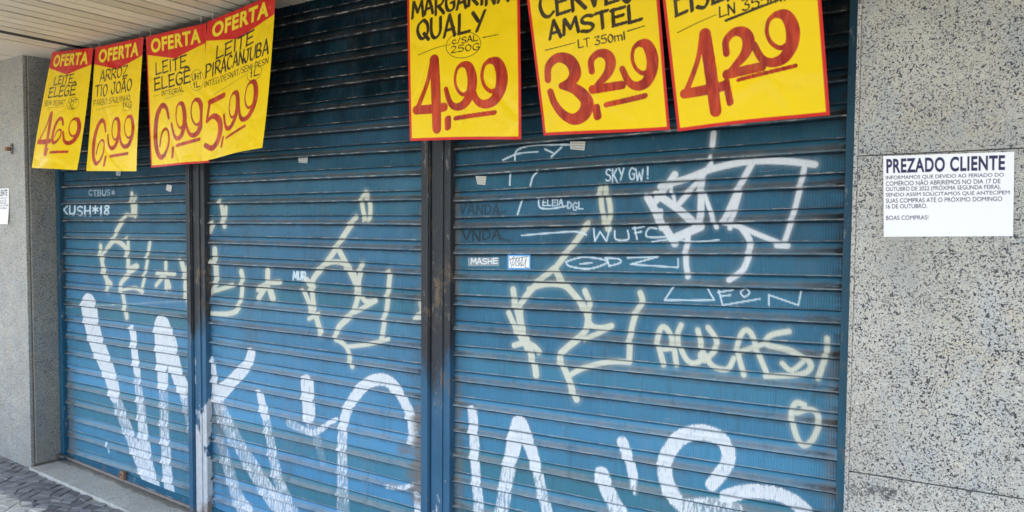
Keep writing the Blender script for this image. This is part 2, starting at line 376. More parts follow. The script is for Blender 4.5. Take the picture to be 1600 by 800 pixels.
def mat_granite(name, light=1.0, dark=1.0, sheen=.42, spot=None, base_dirt=False):
    n = NB(name)
    # salt-and-pepper granite: pale feldspar with yellow stains and short black mica flecks
    warp = n.N.new('ShaderNodeTexNoise'); warp.inputs['Scale'].default_value = 55; warp.inputs['Detail'].default_value = 2
    n.L.new(n.co(), warp.inputs['Vector'])
    add = n.N.new('ShaderNodeVectorMath'); add.operation = 'MULTIPLY_ADD'
    n.L.new(warp.outputs['Color'], add.inputs[0]); add.inputs[1].default_value = (.016, .016, .016); n.L.new(n.co(), add.inputs[2])
    w = add.outputs[0]
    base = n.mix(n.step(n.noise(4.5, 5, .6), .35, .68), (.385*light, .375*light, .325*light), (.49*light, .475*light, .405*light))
    base = n.mix(n.mul(n.step(n.noise(7, 4, .6), .55, .72), .55), base, (.48*light, .41*light, .27*light))
    base = n.mix(n.mul(n.step(n.noise(120, 3, .6), .42, .62), .5), base, (.36*light, .365*light, .37*light))
    base = n.mix(n.mul(n.step(n.noise(210, 3, .6, w), .56, .62), .55), base, (.68*light, .67*light, .63*light))
    base = n.mix(n.mul(n.step(n.noise(9, 4, .6, n.co((1.3, 1, .8))), .48, .64), .5), base, (.36*light, .40*light, .415*light))
    clus = n.noise(13, 3, .6)
    f1 = n.math('ADD', n.noise(190, 2, .5, w), n.mul(n.math('SUBTRACT', clus, .5), .12))
    base = n.mix(n.mul(n.step(f1, .568, .598), 1.0*dark), base, (.018, .019, .028))
    f2 = n.math('ADD', n.noise(310, 2, .5, w), n.mul(n.math('SUBTRACT', clus, .5), .12))
    base = n.mix(n.mul(n.step(f2, .575, .635), .85*dark), base, (.050, .052, .062))
    stain = n.noise(2.3, 6, .65, n.co((1, 1, .5)))
    base = n.mix(n.mul(n.step(stain, .47, .70), .42), base, (.27, .25, .205))
    base = n.mix(n.mul(n.step(n.noise(1.7, 6, .65, n.co((2.2, 1, .22))), .54, .72), .30), base, (.20, .185, .155))
    if spot:                                      # old black stain at the foot of the slab
        ds_ = n.N.new('ShaderNodeVectorMath'); ds_.operation = 'DISTANCE'
        n.L.new(n.co((.62, 1, 2.4)), ds_.inputs[0]); ds_.inputs[1].default_value = (spot[0]*.62, spot[1], spot[2]*2.4)
        k = n.math('ADD', ds_.outputs['Value'], n.mul(n.math('SUBTRACT', n.noise(75, 6, .8), .5), .62))
        base = n.mix(n.mul(n.step(k, .0, .05, 1, 0), .85), base, (.035, .036, .042))
    if base_dirt:                                 # dirt packed along the foot of the shutters and in the corners
        yy = n.xyz()[1]
        k = n.math('ADD', n.step(yy, -.10, -.015, -.35, .30), n.noise(8, 6, .7))
        base = n.mix(n.mul(n.step(k, .50, .74), .6), base, (.085, .07, .055))
        k2 = n.math('ADD', n.noise(5, 6, .75), n.step(yy, -.215, -.19, .12, 0))
        base = n.mix(n.mul(n.step(k2, .60, .74), .35), base, (.13, .115, .095))
    bm_ = n.bump(n.noise(160, 3), .15, .0015)
    return n.out(base, n.step(f1, .5, .65, sheen+.12, sheen-.12), bm_, .45)

def mat_plain(name, c0, c1, scale=20, rough=.6, bump=.2, bscale=80, metal=None, spec=None):
    n = NB(name)
    b = n.mix(n.noise(scale, 6, .65), c0, c1)
    return n.out(b, rough, n.bump(n.noise(bscale, 4, .6), bump, .003), spec, metal)

def mat_soffit():
    n = NB('aged_cream_boards')
    fine = n.noise(60, 5, .65, n.co((1, .25, 1)))
    b = n.mix(n.noise(2.2, 5, .6), (.50, .455, .365), (.62, .575, .48))
    b = n.mix(n.mul(n.attr('tone'), 1.2), b, (.36, .325, .245))
    b = n.mix(n.mul(n.step(n.noise(3.2, 6, .7, n.co((1, .5, 1))), .55, .74), .55), b, (.30, .24, .16))
    b = n.mix(n.mul(n.step(n.noise(9, 6, .75), .66, .72), .7), b, (.14, .10, .07))
    b = n.mix(n.mul(n.step(fine, .5, .7), .3), b, (.38, .35, .29))
    return n.out(b, .55, n.bump(fine, .2, .002))

def mat_poster(name, red=(.62, .022, .018), border_gloss=.3):
    n = NB(name)
    big = n.noise(3, 4); fine = n.noise(150, 4, .6)
    y = n.mix(big, (.86, .585, .002), (.88, .65, .004))
    b = n.mix(n.attr('print_red'), y, n.mix(big, (red[0]*.9, red[1], red[2]), red))
    b = n.mix(n.attr('print_yellow'), b, (.84, .68, .03))
    # brush ink is thin: streaks let the sheet show through
    st = n.noise(36, 5, .65, n.co((1.0, 1, .12), (0, .25, 0)), .6)
    ink = n.mix(n.step(st, .32, .68), (.27, .009, .009), (.56, .030, .018))
    b = n.mix(n.mul(n.attr('brush'), n.step(st, .25, .8, 1.0, .93)), b, ink)
    b = n.mix(n.mul(n.attr('pen'), n.step(st, .3, .85, 1.0, .93)), b, (.022, .012, .010))
    b = n.mix(n.mul(n.step(n.noise(24, 6, .7), .64, .72), .18), b, (.5, .42, .1))
    cre = n.voro(4.2, n.co((1, 1, .8)), 'DISTANCE_TO_EDGE')
    hh = n.math('ADD', n.mul(n.noise(6, 3, .5), .9), n.mul(n.step(cre, 0, .10), .22))
    b = n.mix(n.mul(n.step(n.noise(5, 6, .7), .52, .75), .12), b, (.42, .30, .06))
    return n.out(b, n.step(big, .3, .7, border_gloss-.08, border_gloss+.05), n.bump(hh, .8, .011), .22)

def mat_sheet(name, paper, inks):
    """paper with print masks: inks = [(attribute, colour)]"""
    n = NB(name); b = n.mix(n.noise(6, 4), paper, tuple(min(.9, c*1.04) for c in paper))
    for a, c in inks: b = n.mix(n.attr(a), b, c)
    return n.out(b, .5, n.bump(n.noise(9, 4), .2, .006), .4)

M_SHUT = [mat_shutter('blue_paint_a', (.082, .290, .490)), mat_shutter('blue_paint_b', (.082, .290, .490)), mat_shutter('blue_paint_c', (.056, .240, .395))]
M_STEEL = mat_steel('painted_steel_worn'); M_RAIL = mat_steel('painted_steel_blue', (.014, .085, .150), .3)
_sp = onY(1378, 768, -.205)
M_GRAN = mat_granite('granite_salt_pepper'); M_GRAN_B = mat_granite('granite_top_slab', .93, 1.0); M_GRAN_C = mat_granite('granite_low_slab', 1.03, .92, .42, tuple(float(v) for v in _sp)); M_GRAN_SHADE = mat_granite('granite_shaded_reveal', .68, .9); M_GRAN_LEFT = mat_granite('granite_pale', .86, .85, .5)  # the reveal granite is a darkened copy, its shade put into the colour
M_STEP = mat_granite('granite_step', 1.35, .55, .55, None, True)
M_MORT = mat_plain('mortar', (.10, .085, .065), (.28, .24, .19), 40, .9, .5)
M_SOFF = mat_soffit()
M_DARK = mat_plain('dark_void', (.008, .008, .008), (.016, .015, .014), 10, .9)
M_WALL = mat_plain('grey_render', (.32, .31, .29), (.42, .41, .38), 6, .9, .4, 60)
M_RUST = mat_plain('rust', (.16, .065, .035), (.33, .19, .12), 45, .85, .6, 120)
M_BAR = mat_plain('dirty_bar', (.13, .105, .085), (.30, .27, .24), 18, .8, .4, 90)
M_GALV = mat_plain('dull_metal', (.10, .10, .10), (.30, .29, .28), 40, .45, .3, 90, .6)
M_CORD = mat_plain('nylon', (.5, .5, .48), (.6, .6, .58), 20, .4)

# ------------------------------------------------------------------ ground: street falling to the right
def sheet_x(name, x0, x1, y0, y1, dz, mat, kind='structure', n=24):
    bm = bmesh.new(); rows = []
    for i in range(n+1):
        x = x0+(x1-x0)*i/n
        rows.append([bm.verts.new((x, y, pave_z(x)+dz)) for y in (y0, y1)])
    for a, b in zip(rows, rows[1:]): bm.faces.new((a[0], b[0], b[1], a[1]))
    return tag(mesh_bm(name, bm, mat), kind=kind)
def mat_pave():
    n = NB('stone_pavement_far')
    d = n.voro(15, n.co((1, 1, 0)), 'DISTANCE_TO_EDGE'); c = n.voro(15, n.co((1, 1, 0)), 'F1', 'Color')
    b = n.mix(c, (.44, .42, .37), (.60, .575, .51)); b = n.mix(n.step(d, .03, .09, 1, 0), b, (.16, .15, .14))
    return n.out(b, .75, n.bump(n.step(d, 0, .1), .6, .01))
M_PAVE = mat_pave()
M_BED = mat_plain('sand_bedding', (.26, .255, .24), (.42, .41, .38), 60, .95, .6, 140)
M_ASPH = mat_plain('asphalt', (.040, .040, .042), (.065, .064, .062), 30, .9, .6, 200)
M_KERB = mat_plain('kerb_granite', (.30, .30, .29), (.42, .41, .39), 60, .8)
sheet_x('pavement', -30, 30, -4.2, .3, 0, M_BED)
bm = bmesh.new()
for (xa, xb, ya, yb) in ((-30, 30, -4.2, -1.7), (-30, -8.0, -1.7, .3), (-1.6, 30, -1.7, .3)):
    rows = []
    for i in range(25):
        x = xa+(xb-xa)*i/24; rows.append([bm.verts.new((x, y, pave_z(x)+.010)) for y in (ya, yb)])
    for a, b in zip(rows, rows[1:]): bm.faces.new((a[0], b[0], b[1], a[1]))
tag(mesh_bm('pavement_paving', bm, M_PAVE), kind='structure')
bm = bmesh.new(); box(bm, -30, 30, -4.36, -4.2, -.14, .012, .01, pave_z); tag(mesh_bm('kerb', bm, M_KERB), kind='structure')
sheet_x('road', -30, 30, -13, -4.36, -.13, M_ASPH)
bm = bmesh.new(); v = [bm.verts.new(p) for p in ((-900, -900, -3.2), (900, -900, -3.2), (900, 900, -3.2), (-900, 900, -3.2))]; bm.faces.new(v)
tag(mesh_bm('ground', bm, M_ASPH), kind='structure')
# Portuguese paving: hand-split stones, a black band along the wall, white beyond it
PB0 = onZ(0, 764, pave_z(-5.2)); PB1 = onZ(78, 798.5, pave_z(-4.7))
def band_y(x): return PB0[1]+(PB1[1]-PB0[1])*(x-PB0[0])/(PB1[0]-PB0[0])*.35
def mat_stone(name, c0, c1):
    n = NB(name); b = n.mix(n.attr('tone'), c0, c1); f = n.noise(120, 5, .65)
    b = n.mix(n.mul(f, .35), b, tuple(c*.5+.1 for c in c1))
    return n.out(b, n.step(f, .3, .7, .5, .75), n.bump(f, .5, .004), .4)
def stones(name, white, mat):
    V, F, T = [], [], []; s = .066; a = .42; ca, sa = cos(a), sin(a); r = random.Random(3)
    jit = {}
    def corner(i, j):
        if (i, j) not in jit: jit[(i, j)] = (r.uniform(-.024, .024), r.uniform(-.022, .022))
        q = jit[(i, j)]; u, w = i*s+q[0], j*s*.82+q[1]
        return (-5.0+u*ca-w*sa, -.7+u*sa+w*ca)
    for i in range(-75, 76):
        for j in range(-75, 76):
            c = [corner(i, j), corner(i+1, j), corner(i+1, j+1), corner(i, j+1)]
            mx = sum(p[0] for p in c)/4; my = sum(p[1] for p in c)/4
            if not (-8.0 < mx < -1.6 and -1.7 < my < .05): continue
            if my > -.225 and mx > -5.2: continue
            if (my < band_y(mx)) != white: continue
            h = r.uniform(.005, .011); tone = r.random(); k = len(V); sh = r.uniform(.86, .95); tl = (r.uniform(-.02, .02), r.uniform(-.02, .02))
            for (fr, zz) in ((sh, -.004), (sh, h*.6), (sh-.09, h)):
                for p in c:
                    x = mx+(p[0]-mx)*fr; y = my+(p[1]-my)*fr
                    V.append((x, y, pave_z(x)+zz+(tl[0]*(x-mx)+tl[1]*(y-my) if zz > 0 else 0))); T.append(tone)
            for q in range(4):
                n_ = (q+1) % 4
                F.append((k+q, k+n_, k+4+n_, k+4+q)); F.append((k+4+q, k+4+n_, k+8+n_, k+8+q))
            F.append((k+8, k+9, k+10, k+11))
    me = bpy.data.meshes.new(name); me.from_pydata(V, [], F); me.update()
    at = me.attributes.new('tone', 'FLOAT', 'POINT'); at.data.foreach_set('value', np.array(T, np.float32))
    return tag(link(name, me, mat), kind='stuff')
tag(stones('black_paving_stones', False, mat_stone('basalt_setts', (.10, .10, .105), (.29, .29, .29))), 'small dark basalt setts laid in a band along the shop step', 'paving stones')
tag(stones('white_paving_stones', True, mat_stone('limestone_setts', (.52, .50, .44), (.72, .70, .64))), 'small pale limestone setts in the corner beyond the dark band', 'paving stones')

# ------------------------------------------------------------------ building shell
XL, YF = -5.175, -.205                              # left reveal plane, front of the granite pillars
XR = float(onY(1329, 400, YF)[0])                   # left edge of the right pillar
ZS = Z0+1.092                                       # soffit height
sw = thing('shop_wall', (-2.8, .3, 0), 'grey rendered shop wall above the soffit, with an unseen light block behind the shutters', 'wall')
bm = bmesh.new(); box(bm, -9, 4, .16, .4, -.8, 6.5); mesh_bm('back_light_block', bm, M_WALL, sw)  # unseen slab added behind the shutters to block light
bm = bmesh.new(); box(bm, -9, 4, YF+.02, .158, ZS+.20, 6.5); mesh_bm('upper_wall', bm, M_WALL, sw)
bm = bmesh.new(); box(bm, XL+.02, XR-.02, .045, .155, ZS-.03, ZS+.195); mesh_bm('shutter_housing', bm, M_DARK, sw)

def pillar(label, name='granite_pillar'): return thing(name, (0, 0, 0), label, 'pillar')
pl = thing('granite_pillar', (XL-.9, YF, step_z(XL)), 'grey granite pillar left of the shutters, with its shaded inner side showing', 'pillar')
bm = bmesh.new(); box(bm, -7.6, XL-.006, YF+.022, .155, pave_z(-6)-.2, ZS+.1); mesh_bm('core', bm, M_MORT, pl)
bm = bmesh.new(); box(bm, -7.6, XL, YF, YF+.020, pave_z(-5.2)-.03, ZS+.02, .002); mesh_bm('front_slab', bm, M_GRAN_LEFT, pl)
bm = bmesh.new(); box(bm, XL-.005, XL+.012, YF+.026, .04, step_z(XL)+.001, ZS+.02, .002); mesh_bm('side_slab', bm, M_GRAN_SHADE, pl)
pr = thing('granite_pillar', (XR+.8, YF, pave_z(0)), 'speckled granite pillar right of the shutters, carrying the printed customer notice', 'pillar')
bm = bmesh.new(); box(bm, XR+.006, 2.6, YF+.022, .155, pave_z(2.6)-.1, ZS+.1); mesh_bm('core', bm, M_MORT, pr)
zj1 = float(onY(1336, 244, YF)[2]); zj2 = float(onY(1319, 735, YF)[2])
for (za, zb, gm) in ((zj1+.0012, ZS+.02, M_GRAN_B), (zj2+.0015, zj1-.0012, M_GRAN), (pave_z(2.6)-.05, zj2-.0015, M_GRAN_C)):
    bm = bmesh.new(); box(bm, XR+.012, 2.6, YF, YF+.020, za, zb, .0012); mesh_bm('front_slab', bm, gm, pr)
bm = bmesh.new(); box(bm, XR, XR+.011, YF+.002, .04, pave_z(2.6)-.05, ZS+.02, .001); mesh_bm('side_slab', bm, M_GRAN, pr)

ds = thing('door_step', (-2.8, -.1, step_z(-2.8)), 'pale granite door step under the three blue shutters', 'step')
xs = [-5.163, -4.30, -3.20, -2.05, -1.0, XR-.001]
for a, b in zip(xs, xs[1:]):
    bm = bmesh.new(); box(bm, a+.001, b-.001, -.222, .12, -.12, 0, .006, lambda x: step_z(x))
    for vv in bm.verts: vv.co.z -= max(0, -vv.co.y)*.06
    mesh_bm('step_slab', bm, M_STEP, ds)

# ------------------------------------------------------------------ marquee and its boarded soffit
MQ = 3.0                                            # how far the marquee reaches over the pavement
mq = thing('marquee', (-2.6, -1.1, ZS), 'cream boarded soffit of the marquee over the shutters', 'canopy')
xg0 = float(onZ(130, 75, ZS)[0]); 
pitch = .1045; bx = xg0+.035
Vb, Fb, Tb = [], [], []
k = 0; x = bx
while x < 2.6:
    w = pitch-.015; tone = rnd.random()*.7; dz = rnd.uniform(-.0015, .0015)
    y0, y1 = -MQ, -.012+rnd.uniform(-.004, .004)
    for (xx, yy, zz) in ((x, y0, 0), (x+w, y0, 0), (x+w, y1, 0), (x, y1, 0)):
        Vb.append((xx, yy, ZS+dz*.8+zz))
    for (xx, yy) in ((x, y0), (x+w, y0), (x+w, y1), (x, y1)): Vb.append((xx, yy, ZS+.004))
    q = 8*k
    Fb += [(q, q+3, q+2, q+1), (q+4, q+5, q+6, q+7)]+[(q+i, q+(i+1) % 4, q+4+(i+1) % 4, q+4+i) for i in range(4)]
    Tb += [tone]*8; k += 1; x += pitch
me = bpy.data.meshes.new('soffit_boards'); me.from_pydata(Vb, [], Fb); me.update()
me.attributes.new('tone', 'FLOAT', 'POINT').data.foreach_set('value', np.array(Tb, np.float32))
link('soffit_boards', me, M_SOFF, mq)
bm = bmesh.new(); box(bm, bx-.09, 2.6, -MQ+.002, .0, ZS+.0045, ZS+.0195); mesh_bm('groove_backing', bm, M_DARK, mq)
bm = bmesh.new(); box(bm, -8.6, 2.6, -MQ, YF+.018, ZS+.020, ZS+.30); box(bm, -8.6, 2.6, YF+.018, .05, ZS+.020, ZS+.197); mesh_bm('deck', bm, M_DARK, mq)
bm = bmesh.new(); box(bm, -8.6, 2.6, -MQ-.04, -MQ-.002, ZS-.02, ZS+.38, .004); mesh_bm('fascia', bm, M_SOFF, mq)
# cream casing over the left pillar: flat panels with a stepped moulding next to the dark gap
for (xa, xb, zl) in ((-8.6, xg0-.60, .004), (xg0-.598, xg0-.36, .006), (xg0-.358, xg0-.17, .002), (xg0-.168, xg0-.11, .007), (xg0-.108, xg0-.055, .009)):
    bm = bmesh.new(); box(bm, xa, xb, -MQ, .0, ZS+zl-.004, ZS+.0195, .002); o = mesh_bm('casing_board', bm, M_SOFF, mq)

# ------------------------------------------------------------------ the three roller shutters
P_ = .105604
SH = [dict(x0=XL+.052, x1=-3.778, o=.334405, t=-.004529, dx=.0048),
      dict(x0=-3.640, x1=-2.140, o=.208863, t=-.009181, dx=.0042),
      dict(x0=-2.010, x1=-.493, o=.288924, t=.013764, dx=.0032)]
REF = [-5.189, -3.630, -2.0045]
PROF_S = [0, .010, .028, .046, .09, .18, .215, .29, .335, .365, .385, .398, .412, .43, .45, .975, 1.0]
PROF_Y = [-.0015, .0060, .0060, .0005, -.002, -.0045, -.0055, -.0115, -.0135, -.0125, -.009, .001, .0045, .003, 0, -.001, -.0015]
S_RIB = [0, .006, .012, .026, .034, .046, .07, .1, .14, .18, .205, .225, .26, .29, .315, .335, .35, .365, .375, .388, .395, .402, .412, .425, .437]
S_ALL = np.array(S_RIB+list(np.linspace(.46, .96, 14))+[.975, .988])
def curtain(i, layers):
    h = SH[i]; x0, x1 = h['x0'], h['x1']; nc = int((x1-x0)/h['dx'])+1
    gx = np.linspace(x0, x1, nc)
    top = Z0+1.20; zb = min(step_z(x0), step_z(x1))
    o = Z0+h['o']; k0 = int(math.floor((o-top)/P_)); k1 = int(math.ceil((o-zb)/P_))+1
    zs, ss, ks = [], [], []
    for k in range(k0, k1):
        for s in S_ALL: zs.append(o-(k+s)*P_); ss.append(s); ks.append(k)
    zs, ss, ks = np.array(zs), np.array(ss), np.array(ks)
    Z = zs[:, None]+h['t']*(gx[None, :]-REF[i])
    jit = np.array([rnd.uniform(-.0020, .0020) for _ in range(k1-k0+1)])[ks-k0]
    Y = np.interp(ss, PROF_S, PROF_Y)[:, None]+jit[:, None]+0*gx[None, :]
    Z = Z+.0016*np.sin(gx[None, :]*2.3+np.array([rnd.uniform(0, 6.28) for _ in range(k1-k0+1)])[ks-k0][:, None])
    # gentle dents in the sheet
    Y = Y+.0024*np.sin(gx[None, :]*3.1+ks[:, None]*1.7)*np.sin(gx[None, :]*7.3+ks[:, None]*.6)
    floor = np.array([step_z(x) for x in gx])[None, :]+.022
    Zc = np.maximum(Z, floor)
    keep = (Z > floor-.02).any(1); last = np.where(keep)[0].max()+2
    gs = slice(0, min(last, len(zs)))
    Z, Zc, Y, ss_, ks_ = Z[gs], Zc[gs], Y[gs], ss[gs], ks[gs]
    full = lambda a: np.repeat(a[:, None], nc, 1)
    bumpf = lambda a, b, c, d: np.clip(np.minimum((ss_-a)/(b-a), (d-ss_)/(d-c)), 0, 1)
    at = {}
    at['groove'] = full(np.maximum(np.clip(1-ss_/.045, 0, 1), bumpf(.372, .396, .425, .45)))
    at['dust'] = full(bumpf(.13, .23, .33, .36))
    at['edge'] = full(np.maximum(bumpf(.335, .350, .378, .392), bumpf(.955, .975, .99, 1.01)*.8))
    at['lip'] = full(np.maximum(bumpf(.42, .445, .46, .60), bumpf(.90, .97, .985, 1.0)*.6))
    at['flat'] = full(bumpf(.45, .48, .95, .98))
    tv = [max(0, rnd.uniform(-.5, .8)) for _ in range(k1-k0+1)]
    # colour runs dark to pale down the curtain, with small random steps per slat
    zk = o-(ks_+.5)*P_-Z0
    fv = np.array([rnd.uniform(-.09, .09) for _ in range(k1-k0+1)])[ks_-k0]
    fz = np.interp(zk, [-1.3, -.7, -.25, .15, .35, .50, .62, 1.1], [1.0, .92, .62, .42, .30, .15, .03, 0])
    at['slat_tone'] = full(np.clip(fz+fv*np.clip(fz*3, 0, 1), 0, 1))
    at['tint'] = full(np.array(tv)[ks_-k0]*1.1)
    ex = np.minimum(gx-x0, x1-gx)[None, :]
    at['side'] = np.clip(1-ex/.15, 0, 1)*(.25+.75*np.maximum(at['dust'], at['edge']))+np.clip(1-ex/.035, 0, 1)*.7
    for nme in ('white', 'cream', 'spray', 'marker', 'dark', 'smear'): at[nme] = np.zeros_like(Z)
    for (ch, pts, w0, w1, v0, v1, sf) in layers:
        raster(at[ch], gx, Z, pts, w0, w1, v0, sf, None, v1)
    at['cream'] = np.clip(at['cream'], 0, 1)
    return np.stack([np.repeat(gx[None, :], len(ss_), 0), Y, Zc], -1), at

def mpp(x, y):                                       # metres per photo pixel (vertical) on the curtain
    a = onY(x, y-5, 0); b = onY(x, y+5, 0); return abs(a[2]-b[2])/10
LAY = [[], [], []]
def st(bay, ch, pts, w, w1=None, v=1.0, v1=None, sm=True, soft=None, halo=True):
    """one stroke traced in photo pixels, painted on the curtain of that bay"""
    q = [onY(x, y, -.004) for (x, y) in pts]; q = [(p[0], p[2]) for p in q]
    if sm and len(q) > 2: q = smooth_line(q)
    # a width seen in the photo, turned into metres across the stroke on the curtain
    pp = np.array(pts, float); ww = []
    for (a_, b_) in ((pp[0], pp[1]), (pp[-2], pp[-1])) if len(pp) > 1 else ((pp[0]-1, pp[0]+1),):
        c_ = (a_+b_)/2; J0 = onY(c_[0], c_[1], 0); Jx = (onY(c_[0]+1, c_[1], 0)-J0)[[0, 2]]; Jy = (onY(c_[0], c_[1]+1, 0)-J0)[[0, 2]]
        d_ = (b_-a_)/max(np.linalg.norm(b_-a_), 1e-6); dw = Jx*d_[0]+Jy*d_[1]
        ww.append(abs(Jx[0]*Jy[1]-Jx[1]*Jy[0])/np.linalg.norm(dw))
    w = w*{'cream': 1.14, 'spray': 1.12}.get(ch, 1.0); w1 = w1*{'cream': 1.14, 'spray': 1.12}.get(ch, 1.0) if w1 is not None else None
    w_ = w*ww[0]; w1_ = (w if w1 is None else w1)*ww[-1]
    sf = soft if soft is not None else (.0032 if ch in ('cream', 'spray') else .0062)
    LAY[bay].append((ch, q, w_, w1_, v, v if v1 is None else v1, sf))
    if halo and ch in ('cream', 'spray'): LAY[bay].append((ch, q, w_*1.9, w1_*1.9, ( .11*v), .11*v, w_*.45))
def word(bay, s, x0, x1, y0, y1, w, ch='marker', slant=0, v=1.0):
    for pl in text_strokes(s, x0, x1, y0, y1, slant, .25, .08): st(bay, ch, pl, w, v=v, sm=False, soft=.0016)
C = 'cream'
# -- left shutter
for pts, w in (([(205,303),(206,318),(207,334)], 4.2), ([(211,309),(211,337)], 4.2), ([(198,335),(212,337)], 4.5), ([(196,337),(182,360),(179,371)], 5),
    ([(179,371),(165,390),(159,411),(163,432),(172,444)], 5.5), ([(170,384),(179,376),(196,388),(200,407),(199.6,422)], 5.2), ([(199,373),(200,397)], 4),
    ([(156,385),(157.6,404),(163,425),(168,453)], 4.6), ([(215,416),(201,428),(187,444),(191,460),(197,495)], 5.2), ([(191,453),(210,450),(224,457)], 4.6),
    ([(233,379),(227.6,421),(221,450)], 4), ([(259,411),(259,451)], 4.4), ([(245,427),(273,428.5)], 5), ([(257,429),(243,446)], 5), ([(258,430),(264,448)], 5),
    ([(283.6,409),(289,432),(289,453),(297,479)], 6), ([(297.6,404),(290.6,425)], 5.5), ([(213,414),(200,420)], 5)): st(0, C, pts, w)
word(0, 'KUSH*18', 97, 171, 322, 335, 2.2); word(0, 'CTBUS*', 138, 178, 297, 305, 1.2, v=.6)
st(0, 'white', [(138,481),(148.5,530),(169,581),(177,614)], 25, 18); st(0, 'white', [(177,614),(192,655),(212,705),(223,733),(234,757)], 15, 19, .58, .90)
st(0, 'white', [(205.5,516),(208,530),(213,580)], 10, 11); st(0, 'white', [(213,580),(218,631),(224.5,692),(230,733),(238,756)], 10, 22, .64, .92)
st(0, 'white', [(251,512),(251,530),(254,598)], 23, 16); st(0, 'white', [(254,598),(255,640),(256,675),(260,733),(265,771)], 15, 15, .52, .92)
st(0, 'white', [(255,512),(264,535),(273,574),(286,608)], 22, 19); st(0, 'white', [(286,608),(293,640),(298,670),(301,706)], 18, 12, .66, .38)
st(0, 'white', [(166,692),(169,706)], 2.5, v=.9); st(0, 'white', [(100,480),(300,470)], 3, v=.45)
# -- middle shutter
for pts, w in (([(344,315),(347,330),(350,353)], 5), ([(352,325),(351,353)], 4.5), ([(333,349),(328,361)], 6), ([(335,391),(338,440)], 7), ([(329,409),(336,414)], 6),
    ([(338.7,440),(327.5,460)], 5.5), ([(330,456),(352,449),(365,445)], 6), ([(376,425),(378,441),(369,486),(327.5,490)], 6), ([(418,424),(418,444)], 7),
    ([(403,466),(416,445)], 7), ([(425,466),(418,444)], 8), ([(402,453),(418,443),(437,441)], 7), ([(571,301),(565,316),(570,343)], 6), ([(573,303),(578,322),(577,343)], 6),
    ([(556,340),(541,362),(532,376)], 7.5), ([(532,376),(526,386),(509,411),(489,436),(487,455),(491,485),(501,520)], 7), ([(526,386),(541,414),(554,440),(560,459)], 7),
    ([(507,414),(524,409),(545,416),(558,440)], 6.5), ([(560,455),(551,488),(529,511),(524,530)], 7), ([(524,530),(541,543),(549.5,572)], 6), ([(541,542),(575,538),(607,530)], 6),
    ([(474,455),(489,489)], 6), ([(478,437),(490,450)], 8), ([(482,498),(500,490)], 6), ([(565.6,414),(560,447),(569,470),(586,470)], 7), ([(586,470),(553,489)], 6.5),
    ([(609,425),(603,485),(596,531)], 6.5), ([(657.5,474),(659,489),(652,494)], 9), ([(648,497),(663,497)], 5)): st(1, C, pts, w)
st(1, 'white', [(393,552),(386,571),(366,592),(347,612)], 14, 22); st(1, 'white', [(330,566),(333,598),(338,618)], 12, 18); st(1, 'white', [(338,618),(347,648),(364,682)], 20, 22, .72, .56)
st(1, 'white', [(364,682),(387,719),(421,773),(447,802)], 20, 28, .54, .80); st(1, 'white', [(343,688),(357,733),(371,780),(386,802)], 14, 24, .45, .74)
st(1, 'white', [(406,616),(410,635),(413,648)], 11, 14); st(1, 'white', [(413,648),(423,699),(433,746),(448,783),(457,802)], 12, 20, .66, .66)
st(1, 'white', [(480,599),(481,625),(482,648)], 20, 20); st(1, 'white', [(450,661),(472,671),(492,676),(519,658)], 14, 8, .60, .95); st(1, 'white', [(482,656),(492,676),(503,722)], 16, 10, .55, .35)
st(1, 'white', [(512,662),(526,655)], 8, 7)
st(1, 'white', [(535,800),(534,740),(534,690),(536,668)], 20, 15, .50, .80); st(1, 'white', [(536,668),(540,648),(553,621),(572,600),(592,593),(610,598),(626,618),(639,645),(644,668),(644,689)], 15, 15)
st(1, 'white', [(603,760),(630,762),(657,752)], 10, 7, .62, .9); st(1, 'white', [(652.5,776),(654,797)], 14); word(1, 'MUR', 458, 477, 425, 437, 2.4)
# -- right shutter
for pts, w in (([(938,294),(940,325),(949,358)], 7), ([(946,293),(953,326),(951,358)], 7), ([(920,349),(899,378),(867,419)], 8), ([(867,421),(882,443),(909,475),(918,497)], 8.5),
    ([(918,497),(912,520),(882,546),(874.5,558),(886,588),(900,624)], 8.5), ([(866,419),(840,442),(819,466),(812,484),(815,511),(824,538),(834,568),(837,586)], 8.5),
    ([(826,452),(852,444),(880,446),(897,461),(912,482)], 8), ([(801,453),(804,472),(810,496),(816,526),(822,544)], 8), ([(794,489),(807,517),(816,535)], 7),
    ([(802,540),(819,536),(832,541),(841,550)], 8), ([(914,455),(921,475),(918,499),(925,510),(939,512.5),(955,509)], 8), ([(955,510),(930,523),(912,530)], 7),
    ([(1000,458),(1003,472),(991,496),(984,529),(982,566)], 8), ([(982,566),(948,566),(909,576),(889,587)], 7.5),
    ([(1036,570),(1027,532),(1035,511),(1048,525),(1056,570)], 7.5), ([(1030,547),(1051,545)], 6.5), ([(1064,508),(1058,528),(1069,558),(1083,568),(1098,556),(1090,516)], 7.5),
    ([(1106,512),(1119,532),(1116,548),(1100,564)], 7.5), ([(1096,556),(1104,560)], 12), ([(1104,562),(1116,574),(1136,577),(1146,560)], 7.5),
    ([(1162,586),(1152,546),(1160,519),(1173,521),(1187,558),(1198,584)], 7.5), ([(1152,551),(1192,538)], 7), ([(1232,518),(1204,524),(1198,538),(1236,548),(1266,568),(1252,585),(1196,588)], 8),
    ([(1222,568),(1236,579),(1254,566)], 7), ([(1292,529),(1292,549)], 8), ([(1290,556),(1284,574),(1278,591)], 9), ([(1256,633),(1244,630),(1237,643),(1240,668),(1248,690),(1258,696),(1270,686),(1279,664),(1277,647),(1264,640),(1245,645)], 8)): st(2, C, pts, w)
Wt = 'spray'
